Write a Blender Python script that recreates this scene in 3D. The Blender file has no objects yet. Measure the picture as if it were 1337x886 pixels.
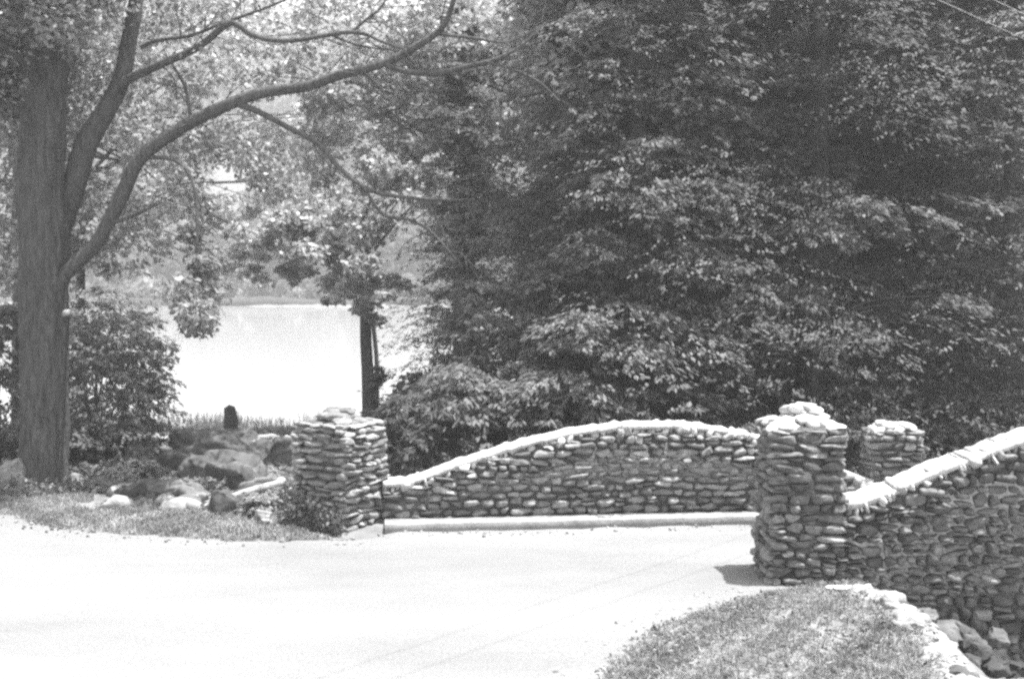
import bpy, math, random
import numpy as np
from mathutils import Vector

SEED = 7
rng = np.random.default_rng(SEED)
random.seed(SEED)
S = bpy.context.scene
COL = S.collection
pi = math.pi

# ------------------------------------------------------------------ camera
F_PX, CAM_H, PITCH = 1500.0, 3.0, math.atan(88 / 1500.0)
cp, sp = math.cos(PITCH), math.sin(PITCH)
cam_d = bpy.data.cameras.new('camera')
cam = bpy.data.objects.new('camera', cam_d)
COL.objects.link(cam)
cam.location = (0, 0, CAM_H)
cam.rotation_euler = (pi / 2 - PITCH, 0, 0)
cam_d.sensor_width = 36.0
cam_d.lens = 36.0 * F_PX / 1337.0
cam_d.clip_end = 3000
cam_d.dof.use_dof = True
cam_d.dof.focus_distance = 11.5
cam_d.dof.aperture_fstop = 2.0
S.camera = cam


def ray(px, py):
    a, b = (px - 668.5) / F_PX, (443 - py) / F_PX
    return np.array([a, cp + b * sp, -sp + b * cp])


def P(px, py, Y):                       # the point at distance Y seen in that direction
    d = ray(px, py)
    return np.array([0, 0, CAM_H]) + d * (Y / d[1])


def G(px, py, z=0.0):                   # the point of the level z seen in that direction
    d = ray(px, py)
    return np.array([0, 0, CAM_H]) + d * ((z - CAM_H) / d[2])


# ------------------------------------------------------------------ materials (all neutral: a black-and-white place)
def new_mat(name):
    m = bpy.data.materials.new(name)
    m.use_nodes = True
    nt = m.node_tree
    nt.nodes.clear()
    out = nt.nodes.new('ShaderNodeOutputMaterial')
    return m, nt, out


def nd(nt, typ, **kw):
    n = nt.nodes.new(typ)
    for k, v in kw.items():
        setattr(n, k, v)
    return n


def val_mix(nt, base, tone_attr, noise_scale, noise_amt, coord='Object', detail=6, stretch=None):
    """grey base * per-piece tone * noise -> colour socket"""
    tc = nd(nt, 'ShaderNodeTexCoord')
    src = tc.outputs[coord]
    if stretch:
        mp = nd(nt, 'ShaderNodeMapping')
        mp.inputs['Scale'].default_value = stretch
        nt.links.new(src, mp.inputs['Vector'])
        src = mp.outputs[0]
    no = nd(nt, 'ShaderNodeTexNoise')
    no.inputs['Scale'].default_value = noise_scale
    no.inputs['Detail'].default_value = detail
    no.inputs['Roughness'].default_value = .65
    nt.links.new(src, no.inputs['Vector'])
    mr = nd(nt, 'ShaderNodeMapRange')
    mr.inputs['From Min'].default_value = .3
    mr.inputs['From Max'].default_value = .7
    mr.inputs['To Min'].default_value = base * (1 - noise_amt)
    mr.inputs['To Max'].default_value = base * (1 + noise_amt)
    nt.links.new(no.outputs[0], mr.inputs['Value'])
    last = mr.outputs[0]
    if tone_attr:
        at = nd(nt, 'ShaderNodeAttribute', attribute_name='tone')
        mu = nd(nt, 'ShaderNodeMath', operation='MULTIPLY')
        nt.links.new(last, mu.inputs[0])
        nt.links.new(at.outputs['Fac'], mu.inputs[1])
        last = mu.outputs[0]
    return last, src


def solid(name, base, tone=False, scale=6, amt=.35, rough=.85, bump=.0, bscale=30, stretch=None, spec=.3):
    m, nt, out = new_mat(name)
    c, src = val_mix(nt, base, tone, scale, amt, stretch=stretch)
    b = nd(nt, 'ShaderNodeBsdfPrincipled')
    b.inputs['Roughness'].default_value = rough
    b.inputs['Specular IOR Level'].default_value = spec
    nt.links.new(c, b.inputs['Base Color'])
    if bump:
        no = nd(nt, 'ShaderNodeTexNoise')
        no.inputs['Scale'].default_value = bscale
        no.inputs['Detail'].default_value = 8
        nt.links.new(src, no.inputs['Vector'])
        bp = nd(nt, 'ShaderNodeBump')
        bp.inputs['Strength'].default_value = bump
        bp.inputs['Distance'].default_value = .03
        nt.links.new(no.outputs[0], bp.inputs['Height'])
        nt.links.new(bp.outputs[0], b.inputs['Normal'])
    nt.links.new(b.outputs[0], out.inputs[0])
    return m


def leafmat(name, base, trans=.35, rough=.5, spec=.25):
    m, nt, out = new_mat(name)
    at = nd(nt, 'ShaderNodeAttribute', attribute_name='tone')
    mu = nd(nt, 'ShaderNodeMath', operation='MULTIPLY')
    mu.inputs[1].default_value = base
    nt.links.new(at.outputs['Fac'], mu.inputs[0])
    b = nd(nt, 'ShaderNodeBsdfPrincipled')
    b.inputs['Roughness'].default_value = rough
    b.inputs['Specular IOR Level'].default_value = spec
    nt.links.new(mu.outputs[0], b.inputs['Base Color'])
    t = nd(nt, 'ShaderNodeBsdfTranslucent')
    nt.links.new(mu.outputs[0], t.inputs['Color'])
    mx = nd(nt, 'ShaderNodeMixShader')
    mx.inputs[0].default_value = trans
    nt.links.new(b.outputs[0], mx.inputs[1])
    nt.links.new(t.outputs[0], mx.inputs[2])
    nt.links.new(mx.outputs[0], out.inputs[0])
    return m


M = {
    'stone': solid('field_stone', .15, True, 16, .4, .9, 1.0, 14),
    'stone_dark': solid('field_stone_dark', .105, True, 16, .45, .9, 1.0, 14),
    'mortar': solid('old_mortar', .11, False, 12, .4, .95, .6, 30),
    'coping': solid('lime_washed_coping', .42, True, 9, .25, .85, .9, 18),
    'cement': solid('pale_cement', .2, True, 9, .4, .85, .6, 20),
    'kerb': solid('kerb_concrete', .19, False, 5, .25, .85, .4, 20),
    'rock': solid('boulder_rock', .11, True, 5, .6, .9, 1.0, 7),
    'bark': solid('furrowed_bark', .072, False, 5, .55, .95, 1.0, 9, (5, 5, .7), .15),
    'bark_far': solid('grey_bark', .07, False, 5, .4, .95, .6, 9, (3, 3, .5), .15),
    'dead': solid('weathered_wood', .3, False, 5, .4, .9, .7, 9, (4, 4, 1)),
    'leaf': leafmat('broad_leaf', .25, .55, .4, .5),
    'leaf_pale': leafmat('pale_broad_leaf', .34, .55, .35, .5),
    'needle': leafmat('evergreen_leaf', .16, .5, .6, .2),
    'needle_dark': leafmat('dark_evergreen_leaf', .125, .5, .6, .2),
    'shrub': leafmat('shrub_leaf', .17, .5, .55, .25),
    'far': leafmat('far_leaf', .15, .45, .6, .2),
    'grass': leafmat('grass_blade', .25, .45, .55, .2),
    'litter': leafmat('dead_leaf', .12, .3, .6, .2),
    'reed': leafmat('dry_reed', .33, .35, .6, .2),
    'wire': solid('weathered_wire', .35, False, 5, .1, .6),
}

# ground: soil and leaf litter, grassy in patches
gm, nt, out = new_mat('soil_and_litter')
c, src = val_mix(nt, .14, False, 1.7, .45, detail=10)
b = nd(nt, 'ShaderNodeBsdfPrincipled')
b.inputs['Roughness'].default_value = .95
nt.links.new(c, b.inputs['Base Color'])
no = nd(nt, 'ShaderNodeTexNoise'); no.inputs['Scale'].default_value = 14; no.inputs['Detail'].default_value = 10
nt.links.new(src, no.inputs['Vector'])
bp = nd(nt, 'ShaderNodeBump'); bp.inputs['Strength'].default_value = .8; bp.inputs['Distance'].default_value = .05
nt.links.new(no.outputs[0], bp.inputs['Height']); nt.links.new(bp.outputs[0], b.inputs['Normal'])
nt.links.new(b.outputs[0], out.inputs[0])
M['ground'] = gm

# road: pale packed gravel with wheel-worn mottling
rm, nt, out = new_mat('packed_gravel')
c1, src = val_mix(nt, .158, False, .3, .2, detail=4, stretch=(.6, 1.6, 1))
tc = nd(nt, 'ShaderNodeTexCoord')
no2 = nd(nt, 'ShaderNodeTexNoise'); no2.inputs['Scale'].default_value = 55; no2.inputs['Detail'].default_value = 6
nt.links.new(tc.outputs['Object'], no2.inputs['Vector'])
mr = nd(nt, 'ShaderNodeMapRange'); mr.inputs['From Min'].default_value = .3; mr.inputs['From Max'].default_value = .7
mr.inputs['To Min'].default_value = .78; mr.inputs['To Max'].default_value = 1.2
nt.links.new(no2.outputs[0], mr.inputs['Value'])
mu = nd(nt, 'ShaderNodeMath', operation='MULTIPLY')
nt.links.new(c1, mu.inputs[0]); nt.links.new(mr.outputs[0], mu.inputs[1])
b = nd(nt, 'ShaderNodeBsdfPrincipled'); b.inputs['Roughness'].default_value = .9
nt.links.new(mu.outputs[0], b.inputs['Base Color'])
bp = nd(nt, 'ShaderNodeBump'); bp.inputs['Strength'].default_value = .7; bp.inputs['Distance'].default_value = .02
nt.links.new(no2.outputs[0], bp.inputs['Height']); nt.links.new(bp.outputs[0], b.inputs['Normal'])
nt.links.new(b.outputs[0], out.inputs[0])
M['road'] = rm

# lake: pale base colour painted in for sky glare, lightly rippled
lm, nt, out = new_mat('glare_lake_water')
tc = nd(nt, 'ShaderNodeTexCoord')
mp = nd(nt, 'ShaderNodeMapping'); mp.inputs['Scale'].default_value = (1.0, .45, 1)
nt.links.new(tc.outputs['Object'], mp.inputs['Vector'])
no = nd(nt, 'ShaderNodeTexNoise'); no.inputs['Scale'].default_value = 1.6; no.inputs['Detail'].default_value = 5
nt.links.new(mp.outputs[0], no.inputs['Vector'])
bp = nd(nt, 'ShaderNodeBump'); bp.inputs['Strength'].default_value = .06; bp.inputs['Distance'].default_value = .1
nt.links.new(no.outputs[0], bp.inputs['Height'])
b = nd(nt, 'ShaderNodeBsdfPrincipled'); b.inputs['Roughness'].default_value = .07
b.inputs['Base Color'].default_value = (.34, .34, .34, 1)
b.inputs['IOR'].default_value = 1.33
nt.links.new(bp.outputs[0], b.inputs['Normal'])
nt.links.new(b.outputs[0], out.inputs[0])
M['lake'] = lm

# ------------------------------------------------------------------ mesh + object helpers
def build(name, V, F, mat, parent=None, tone=None, smooth=True):
    """V (n,3); F an (m,k) array or a list of faces -> ONE mesh object"""
    me = bpy.data.meshes.new(name)
    V = np.asarray(V, dtype=np.float32)
    if isinstance(F, np.ndarray):
        k = F.shape[1]
        F = F.astype(np.int32)
        me.vertices.add(len(V)); me.vertices.foreach_set('co', V.ravel())
        me.loops.add(F.size); me.loops.foreach_set('vertex_index', F.ravel())
        me.polygons.add(len(F))
        me.polygons.foreach_set('loop_start', np.arange(0, F.size, k, dtype=np.int32))
        me.update(calc_edges=True)
    else:
        me.from_pydata([tuple(v) for v in V.tolist()], [], F)
        me.update()
    if smooth:
        me.polygons.foreach_set('use_smooth', np.ones(len(me.polygons), dtype=bool))
    if tone is not None:
        at = me.attributes.new('tone', 'FLOAT', 'POINT')
        at.data.foreach_set('value', np.asarray(tone, dtype=np.float32))
    me.materials.append(mat)
    o = bpy.data.objects.new(name, me)
    COL.objects.link(o)
    if parent is not None:
        o.parent = parent
    return o


def empty(name, label, cat, loc=(0, 0, 0), group=None):
    o = bpy.data.objects.new(name, None)
    o.empty_display_size = .2
    COL.objects.link(o)
    o.location = tuple(float(v) for v in loc)
    o['label'] = label
    o['category'] = cat
    if group:
        o['group'] = group
    return o


def tag(o, label=None, cat=None, group=None, kind=None):
    if label: o['label'] = label
    if cat: o['category'] = cat
    if group: o['group'] = group
    if kind: o['kind'] = kind
    return o


def copy_tree(src, loc, rz=0, scale=1.0, label=None, group=None):
    r = src.copy(); COL.objects.link(r)
    r.location = tuple(float(v) for v in loc); r.rotation_euler = (0, 0, rz)
    r.scale = (scale,) * 3 if np.isscalar(scale) else scale
    if label: r['label'] = label
    if group: r['group'] = group
    for ch in list(src.children):
        c_ = ch.copy(); COL.objects.link(c_); c_.parent = r
        for g_ in list(ch.children):
            d_ = g_.copy(); COL.objects.link(d_); d_.parent = c_
    return r


def cat(parts):
    """concatenate (V, F, tone) triples with equal face size"""
    Vs, Fs, Ts, n = [], [], [], 0
    for V, F, T in parts:
        Vs.append(V); Fs.append(F + n); Ts.append(T); n += len(V)
    return np.concatenate(Vs), np.concatenate(Fs), np.concatenate(Ts)


def smoothstep(x, a, b_):
    t = np.clip((x - a) / (b_ - a), 0, 1)
    return t * t * (3 - 2 * t)


def wob(x, y, s=1.0, ph=0.0):
    return (np.sin(x * 1.7 * s + ph) * np.cos(y * 1.3 * s - ph * .7) + .5 * np.sin(x * 3.9 * s - y * 2.7 * s + 1.3 + ph)
            + .3 * np.sin(x * 7.3 * s + y * 8.1 * s + 2.1 * ph)) / 1.8


def catmull(pts, rad, sub=5):
    pts = np.asarray(pts, float); rad = np.asarray(rad, float)
    n = len(pts)
    if n < 3:
        t = np.linspace(0, 1, sub + 1)[:, None]
        return pts[0] * (1 - t) + pts[-1] * t, rad[0] * (1 - t[:, 0]) + rad[-1] * t[:, 0]
    ext = np.vstack([2 * pts[0] - pts[1], pts, 2 * pts[-1] - pts[-2]])
    op, orr = [], []
    for i in range(n - 1):
        p0, p1, p2, p3 = ext[i:i + 4]
        for k in range(sub):
            t = k / sub
            op.append(.5 * ((2 * p1) + (-p0 + p2) * t + (2 * p0 - 5 * p1 + 4 * p2 - p3) * t * t + (-p0 + 3 * p1 - 3 * p2 + p3) * t ** 3))
            orr.append(rad[i] * (1 - t) + rad[i + 1] * t)
    op.append(pts[-1]); orr.append(rad[-1])
    return np.array(op), np.array(orr)


def tube(pts, rad, sides=9, sub=5, rough=0.0, cap=True):
    p, r = catmull(pts, rad, sub)
    n = len(p)
    tan = np.gradient(p, axis=0)
    tan /= np.linalg.norm(tan, axis=1)[:, None] + 1e-9
    ref = np.array([0, 0, 1.0]) if abs(tan[0][2]) < .9 else np.array([0, 1.0, 0])
    a = np.cross(tan[0], ref); a /= np.linalg.norm(a)
    V = np.zeros((n, sides, 3))
    ang = np.linspace(0, 2 * pi, sides, endpoint=False)
    ph = rng.uniform(0, 6, 6)
    for i in range(n):
        a = a - tan[i] * a.dot(tan[i]); a /= np.linalg.norm(a) + 1e-9
        bb = np.cross(tan[i], a)
        rr = r[i] * np.ones(sides)
        if rough:
            rr = rr * (1 + rough * (np.sin(3 * ang + ph[0] + i * .25) * .5 + np.sin(7 * ang + ph[1] - i * .17) * .35
                                    + np.sin(13 * ang + ph[2] + .4 * np.sin(i * .4)) * .3 + rng.normal(0, .25, sides)))
        V[i] = p[i] + np.outer(np.cos(ang) * rr, a) + np.outer(np.sin(ang) * rr, bb)
    V = V.reshape(-1, 3)
    i, j = np.meshgrid(np.arange(n - 1), np.arange(sides), indexing='ij')
    j2 = (j + 1) % sides
    F = np.stack([i * sides + j, i * sides + j2, (i + 1) * sides + j2, (i + 1) * sides + j], -1).reshape(-1, 4)
    if cap:                                        # close both ends with a fan of degenerate-free quads
        V = np.vstack([V, p[0] - tan[0] * r[0] * .2, p[-1] + tan[-1] * r[-1] * .5])
        c0, c1 = len(V) - 2, len(V) - 1
        F2 = []
        for q in range(0, sides - 1, 2):
            F2.append([c0, (q + 2) % sides, (q + 1) % sides, q])
            o_ = (n - 1) * sides
            F2.append([c1, o_ + q, o_ + (q + 1) % sides, o_ + (q + 2) % sides])
        F = np.vstack([F, np.array(F2)])
    return V, F, np.ones(len(V))


def unit(a):
    return a / (np.linalg.norm(a, axis=-1, keepdims=True) + 1e-9)


def leaves(C, D, N, L, W, fold=.25, tone=None, broad=False, droop=.15):
    """one small leaf per centre: C base point, D axis, N upper side"""
    n = len(C)
    D = unit(D); N = unit(N - D * (N * D).sum(1, keepdims=True))
    B = np.cross(N, D)
    L = np.broadcast_to(np.asarray(L, float), (n,))[:, None]; W = np.broadcast_to(np.asarray(W, float), (n,))[:, None]
    if tone is None:
        tone = np.clip(rng.normal(1, .22, n), .5, 1.7)
    tip = C + D * L - N * L * droop
    if not broad:
        m1 = C + D * L * .45 + B * W * .5 - N * W * fold * .5
        m2 = C + D * L * .45 - B * W * .5 - N * W * fold * .5
        V = np.stack([C, m1, tip, m2], 1).reshape(-1, 3)
        F = np.arange(4 * n).reshape(n, 4)
        return V, F, np.repeat(tone, 4)
    a1 = C + D * L * .25 + B * W * .45 - N * W * fold * .4
    a2 = C + D * L * .65 + B * W * .42 - N * (W * fold * .4 + L * droop * .4)
    b1 = C + D * L * .25 - B * W * .45 - N * W * fold * .4
    b2 = C + D * L * .65 - B * W * .42 - N * (W * fold * .4 + L * droop * .4)
    V = np.stack([C, a1, a2, tip, b2, b1], 1).reshape(-1, 3)
    k = np.arange(n)[:, None] * 6
    F = np.concatenate([k + np.array([[0, 1, 2, 3]]), k + np.array([[0, 3, 4, 5]])], 0)
    return V, F, np.repeat(tone, 6)


def rand_dirs(n, zb=0.0):
    d = rng.normal(0, 1, (n, 3)); d[:, 2] += zb
    return unit(d)


# ------------------------------------------------------------------ icosphere base for stones and boulders
def ico(sub):
    import bmesh
    bm = bmesh.new()
    bmesh.ops.create_icosphere(bm, subdivisions=sub, radius=1)
    bm.verts.ensure_lookup_table()
    V = np.array([v.co[:] for v in bm.verts]); F = np.array([[v.index for v in f.verts] for f in bm.faces])
    bm.free()
    return V, F


ICO2, ICO2F = ico(3)      # 162 vertices
ICO3, ICO3F = ico(5)


def stones(C, H, U, Vv, N, sq=.62, lump=.13, tone=None):
    """n rounded field stones: centres C, half sizes H (n,3) along frame U, Vv, N (n,3 each)"""
    n = len(C)
    s = np.sign(ICO2) * np.abs(ICO2) ** sq
    s = np.broadcast_to(s, (n,) + s.shape).copy()
    for k in range(3):
        w = rng.normal(0, 2.0 + k, (n, 1, 3)); ph = rng.uniform(0, 6, (n, 1))
        s *= (1 + lump / (1 + .5 * k) * np.sin((ICO2[None] * w).sum(-1) + ph))[..., None]
    # skew: each stone a little wedge shaped
    sk = rng.normal(0, .16, (n, 1))
    s[..., 1] += sk * s[..., 0]
    tp = rng.normal(0, .16, (n, 1))
    s[..., 1] *= 1 + tp * s[..., 0]
    for k in range(5):
        cn = unit(rng.normal(0, 1, (n, 3))); lim = rng.uniform(.62, .95, (n, 1))
        dd = (s * cn[:, None, :]).sum(-1)
        s -= (np.maximum(0, dd - lim) * .9)[..., None] * cn[:, None, :]
    s += rng.normal(0, .022, s.shape)
    s *= H[:, None, :]
    X = C[:, None, :] + s[..., 0:1] * U[:, None, :] + s[..., 1:2] * Vv[:, None, :] + s[..., 2:3] * N[:, None, :]
    m = len(ICO2)
    F = (ICO2F[None] + (np.arange(n) * m)[:, None, None]).reshape(-1, 3)
    if tone is None:
        tone = np.clip(rng.normal(1, .3, n), .45, 1.9)
    return X.reshape(-1, 3), F, np.repeat(tone, m)


def courses(u0, u1, v0, topf, hmin=.07, hmax=.13, wmin=.1, wmax=.32, warp=.03, wob_s=1.0):
    """lay irregular courses of stone in the (u, v) plane below v = topf(u)"""
    out_ = []
    v = v0; row = 0
    vmax = max(topf(u) for u in np.linspace(u0, u1, 60))
    ph = rng.uniform(0, 6)
    while v < vmax:
        h = rng.uniform(hmin, hmax)
        u = u0 - rng.uniform(0, .03)
        while u < u1:
            w = rng.uniform(wmin, wmax) if rng.random() < .75 else rng.uniform(wmin, (wmin + wmax) / 2)
            if u + w > u1 - .06: w = max(.06, u1 + .02 - u)
            uc = u + w / 2
            hh = h * rng.uniform(.82, 1.12)
            vc = v + h / 2 + warp * wob(uc * 2, row * .35, wob_s, ph)
            t = topf(min(max(uc, u0), u1))
            if vc - h * .3 < t and uc > u0 - .3 * w and uc < u1 + .3 * w:
                if vc + hh / 2 > t:
                    hh = max(.04, (t - (vc - hh / 2)))
                    vc = t - hh / 2
                # now and then two thin stones fill one course
                if hh > .09 and w < .24 and rng.random() < .25:
                    out_.append((uc, vc + hh * .26, w, hh * .5)); out_.append((uc, vc - hh * .26, w, hh * .5))
                else:
                    out_.append((uc, vc, w, hh))
            u += w
        v += h; row += 1
    return np.array(out_)


def face_stones(lay, origin, U, N, scale_f=None, depth=.08, proud=.0, gap=.012, tone_mu=1.0):
    """stones of one wall face"""
    n = len(lay)
    u, v, w, h = lay.T
    U = np.asarray(U, float); N = np.asarray(N, float)
    k = scale_f(v) if scale_f else 0 * v
    off = (rng.uniform(-.02, .03, n) + proud)
    C = np.asarray(origin)[None] + np.outer(u, U) + np.outer(v, [0, 0, 1.0]) + N[None] * (off - depth * .35 - k)[:, None]
    H = np.stack([np.maximum(w / 2 - gap / 2, .02) * 1.04, np.maximum(h / 2 - gap / 2, .015) * 1.06, np.full(n, depth) * rng.uniform(.8, 1.2, n)], 1)
    roll = rng.normal(0, .09, n)
    Z = np.array([0, 0, 1.0])
    Uv = np.cos(roll)[:, None] * U + np.sin(roll)[:, None] * Z
    Vv = -np.sin(roll)[:, None] * U + np.cos(roll)[:, None] * Z
    Nn = unit(N[None] + rng.normal(0, .1, (n, 3)))
    tone = tone_mu * np.clip(rng.lognormal(0, .3, n), .45, 2.1)
    return stones(C, H, Uv, Vv, Nn, tone=tone)


def prism(poly_uv, origin, U, N, t0, t1):
    """extrude a (u, v) polyline strip [(u, vtop, vbot)] between offsets t0..t1 along N -> closed box-like core"""
    V = []
    o = np.asarray(origin, float); U = np.asarray(U, float); N = np.asarray(N, float)
    for (u, vt, vb) in poly_uv:
        for (v, t) in ((vb, t0), (vt, t0), (vt, t1), (vb, t1)):
            V.append(o + U * u + np.array([0, 0, v]) + N * t)
    n = len(poly_uv)
    F = []
    for i in range(n - 1):
        for k in range(4):
            F.append([i * 4 + k, i * 4 + (k + 1) % 4, (i + 1) * 4 + (k + 1) % 4, (i + 1) * 4 + k])
    F.append([0, 3, 2, 1]); e = (n - 1) * 4; F.append([e, e + 1, e + 2, e + 3])
    return np.array(V), np.array(F)


# ------------------------------------------------------------------ ground heights
ROAD_EDGE_L = [G(x, y) for x, y in ((-900, 640), (-400, 648), (-150, 660), (0, 671), (50, 683), (120, 693), (220, 700), (330, 706), (420, 708), (505, 700))]
KERB_A, KERB_B = G(508, 694.5), G(985, 683)
ku = (KERB_B - KERB_A); ku /= np.linalg.norm(ku)
GRASS_EDGE = [G(x, y) for x, y in ((1012, 772), (975, 778), (905, 798), (850, 818), (815, 845), (790, 868), (770, 890), (745, 960))]
road_poly = [p[:2] for p in ROAD_EDGE_L] + [KERB_A[:2] - ku[:2] * .1, (KERB_A + ku * 30)[:2]]
road_poly += [np.array([30.0, 11.0]), np.array([3.0, 10.95])] + [p[:2] for p in GRASS_EDGE]
road_poly += [np.array([.45, 3.0]), np.array([.6, -25.0]), np.array([-30.0, -25.0]), np.array([-30.0, 12.5])]
road_poly = np.array(road_poly)


def poly_sd(x, y, poly):
    """signed distance to polygon, negative inside"""
    d2 = np.full(x.shape, 1e9); inside = np.zeros(x.shape, bool)
    n = len(poly)
    for i in range(n):
        a, b_ = poly[i], poly[(i + 1) % n]
        e = b_ - a
        wx, wy = x - a[0], y - a[1]
        t = np.clip((wx * e[0] + wy * e[1]) / (e @ e + 1e-12), 0, 1)
        d2 = np.minimum(d2, (wx - t * e[0]) ** 2 + (wy - t * e[1]) ** 2)
        cond = ((a[1] > y) != (b_[1] > y)) & (x < (b_[0] - a[0]) * (y - a[1]) / (b_[1] - a[1] + 1e-12) + a[0])
        inside ^= cond
    d = np.sqrt(d2)
    return np.where(inside, -d, d)


LAKE_Z = -1.0


def shore_y(x):
    return 29 + 1.2 * np.sin(x * .5) + np.maximum(0, x + 4.0) * 22 + np.maximum(0, -13 - x) * 1.5


def height(x, y):
    x = np.asarray(x, float); y = np.asarray(y, float)
    sd = poly_sd(x, y, road_poly)
    h = -.05 + .09 * smoothstep(sd, -.12, .25) + .05 * smoothstep(sd, .2, 1.5) * wob(x, y, 1.1)
    # left bank falls to the lake
    sl = smoothstep(y, 17.5, 30) * smoothstep(-x, -3, 4)
    h = h - .85 * sl
    h = h + .12 * wob(x, y, .5, 2.) * smoothstep(y, 15.5, 20)
    # wood floor behind the bridge falls a little, then rises
    fw = smoothstep(x, -1.6, 1.5) * smoothstep(y, 14.4, 16.5)
    h = h - .5 * fw + .04 * np.maximum(0, y - 20) * fw * smoothstep(x, 0, 6)
    # lake bed
    s = y - shore_y(x)
    lk = smoothstep(s, -1.0, 2.5) * smoothstep(136 - y, 0, 3)
    h = h * (1 - lk) + (-2.4) * lk
    # far shore and hill
    fs = smoothstep(y, 134.5, 138)
    h = h * (1 - fs) + fs * (LAKE_Z + .35 + np.minimum(np.maximum(0, y - 136), 60) * .06 + 95 * (1 - np.exp(-np.maximum(0, y - 160) * .0068))
                             + 1.2 * wob(x, y, .03))
    # stream pit right of the grass, below the near wall
    edge = 3.47 + .05 * np.sin(y * 2.3)
    pit = smoothstep(x, edge, edge + .35) * smoothstep(-y, -10.98, -10.78)
    h = h * (1 - pit) + pit * (-1.9 + .12 * wob(x, y, 2.0))
    return h


def axis(segs):
    out_ = []
    for a, b_, st in segs:
        out_ += list(np.arange(a, b_, st))
    out_.append(segs[-1][1])
    return np.array(out_)


gx = axis([(-700, -120, 40), (-120, -30, 6), (-30, -9, .7), (-9, 7, .1), (7, 30, .7), (30, 120, 6), (120, 700, 40)])
gy = axis([(-60, 5, 2.5), (5, 19, .1), (19, 36, .4), (36, 130, 5), (130, 142, 1), (142, 300, 8), (300, 900, 60)])
X, Y = np.meshgrid(gx, gy, indexing='ij')
Z = height(X, Y)
nx, ny = X.shape
i, j = np.meshgrid(np.arange(nx - 1), np.arange(ny - 1), indexing='ij')
F = np.stack([i * ny + j, (i + 1) * ny + j, (i + 1) * ny + j + 1, i * ny + j + 1], -1).reshape(-1, 4)
o = build('ground', np.stack([X, Y, Z], -1).reshape(-1, 3), F, M['ground'])
tag(o, kind='structure')


def hz(x, y):
    return float(height(np.array([x]), np.array([y]))[0])


# road sheet: a fine grid clipped to the road outline, with a ragged edge
rx = axis([(-30, -9, 1.0), (-9, 5, .12), (5, 30, 1.0)])
ry = axis([(-25, 5, 1.5), (5, 15.5, .12), ])
X, Y = np.meshgrid(rx, ry, indexing='ij')
nx, ny = X.shape
sd = poly_sd(X, Y, road_poly) + .09 * wob(X, Y, 2.3, 1.0) + .05 * wob(X, Y, 5.3, 3.0)
Z = .012 * wob(X, Y, .6, .5) - .16 * smoothstep(sd, -.02, .4)
i, j = np.meshgrid(np.arange(nx - 1), np.arange(ny - 1), indexing='ij')
F = np.stack([i * ny + j, (i + 1) * ny + j, (i + 1) * ny + j + 1, i * ny + j + 1], -1).reshape(-1, 4)
keep = (sd.reshape(-1)[F] < .5).all(1) & ~((X.reshape(-1)[F] > 2.9) & (Y.reshape(-1)[F] < 11.0)).any(1)
F = F[keep]
used, inv = np.unique(F, return_inverse=True)
V = np.stack([X, Y, Z], -1).reshape(-1, 3)[used]
o = build('road', V, inv.reshape(-1, 4), M['road'])
tag(o, kind='structure')

# lake sheet
V = np.array([[-400, 24, LAKE_Z], [60, 24, LAKE_Z], [160, 140, LAKE_Z], [-400, 140, LAKE_Z]])
# trim: the near shore of the ground hides the sheet below the bank
o = build('lake', V, np.array([[0, 1, 2, 3]]), M['lake'], smooth=False)
tag(o, kind='structure')

V = []
for x in np.arange(-140, 60, 1.0):
    y = 136.0 + .5 * math.sin(x * .21) + .3 * math.sin(x * .63)
    tz = LAKE_Z + .75 + .2 * math.sin(x * .37) + rng.normal(0, .06)
    V += [(x, y, LAKE_Z - .3), (x, y + .2, tz), (x, y + 1.5, tz + .1), (x, y + 1.7, LAKE_Z - .3)]
n_ = len(V) // 4
F = np.array([[i_ * 4 + k, i_ * 4 + (k + 1) % 4, (i_ + 1) * 4 + (k + 1) % 4, (i_ + 1) * 4 + k] for i_ in range(n_ - 1) for k in range(4)])
M['shore_shade'] = solid('shore_shade_strip', .05, False, .5, .4)  # dark strip laid in as the shadow line under the far bank
tag(build('far_shore', np.array(V), F, M['shore_shade']), kind='structure')

# ------------------------------------------------------------------ stone work
Zv = np.array([0, 0, 1.0])


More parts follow.
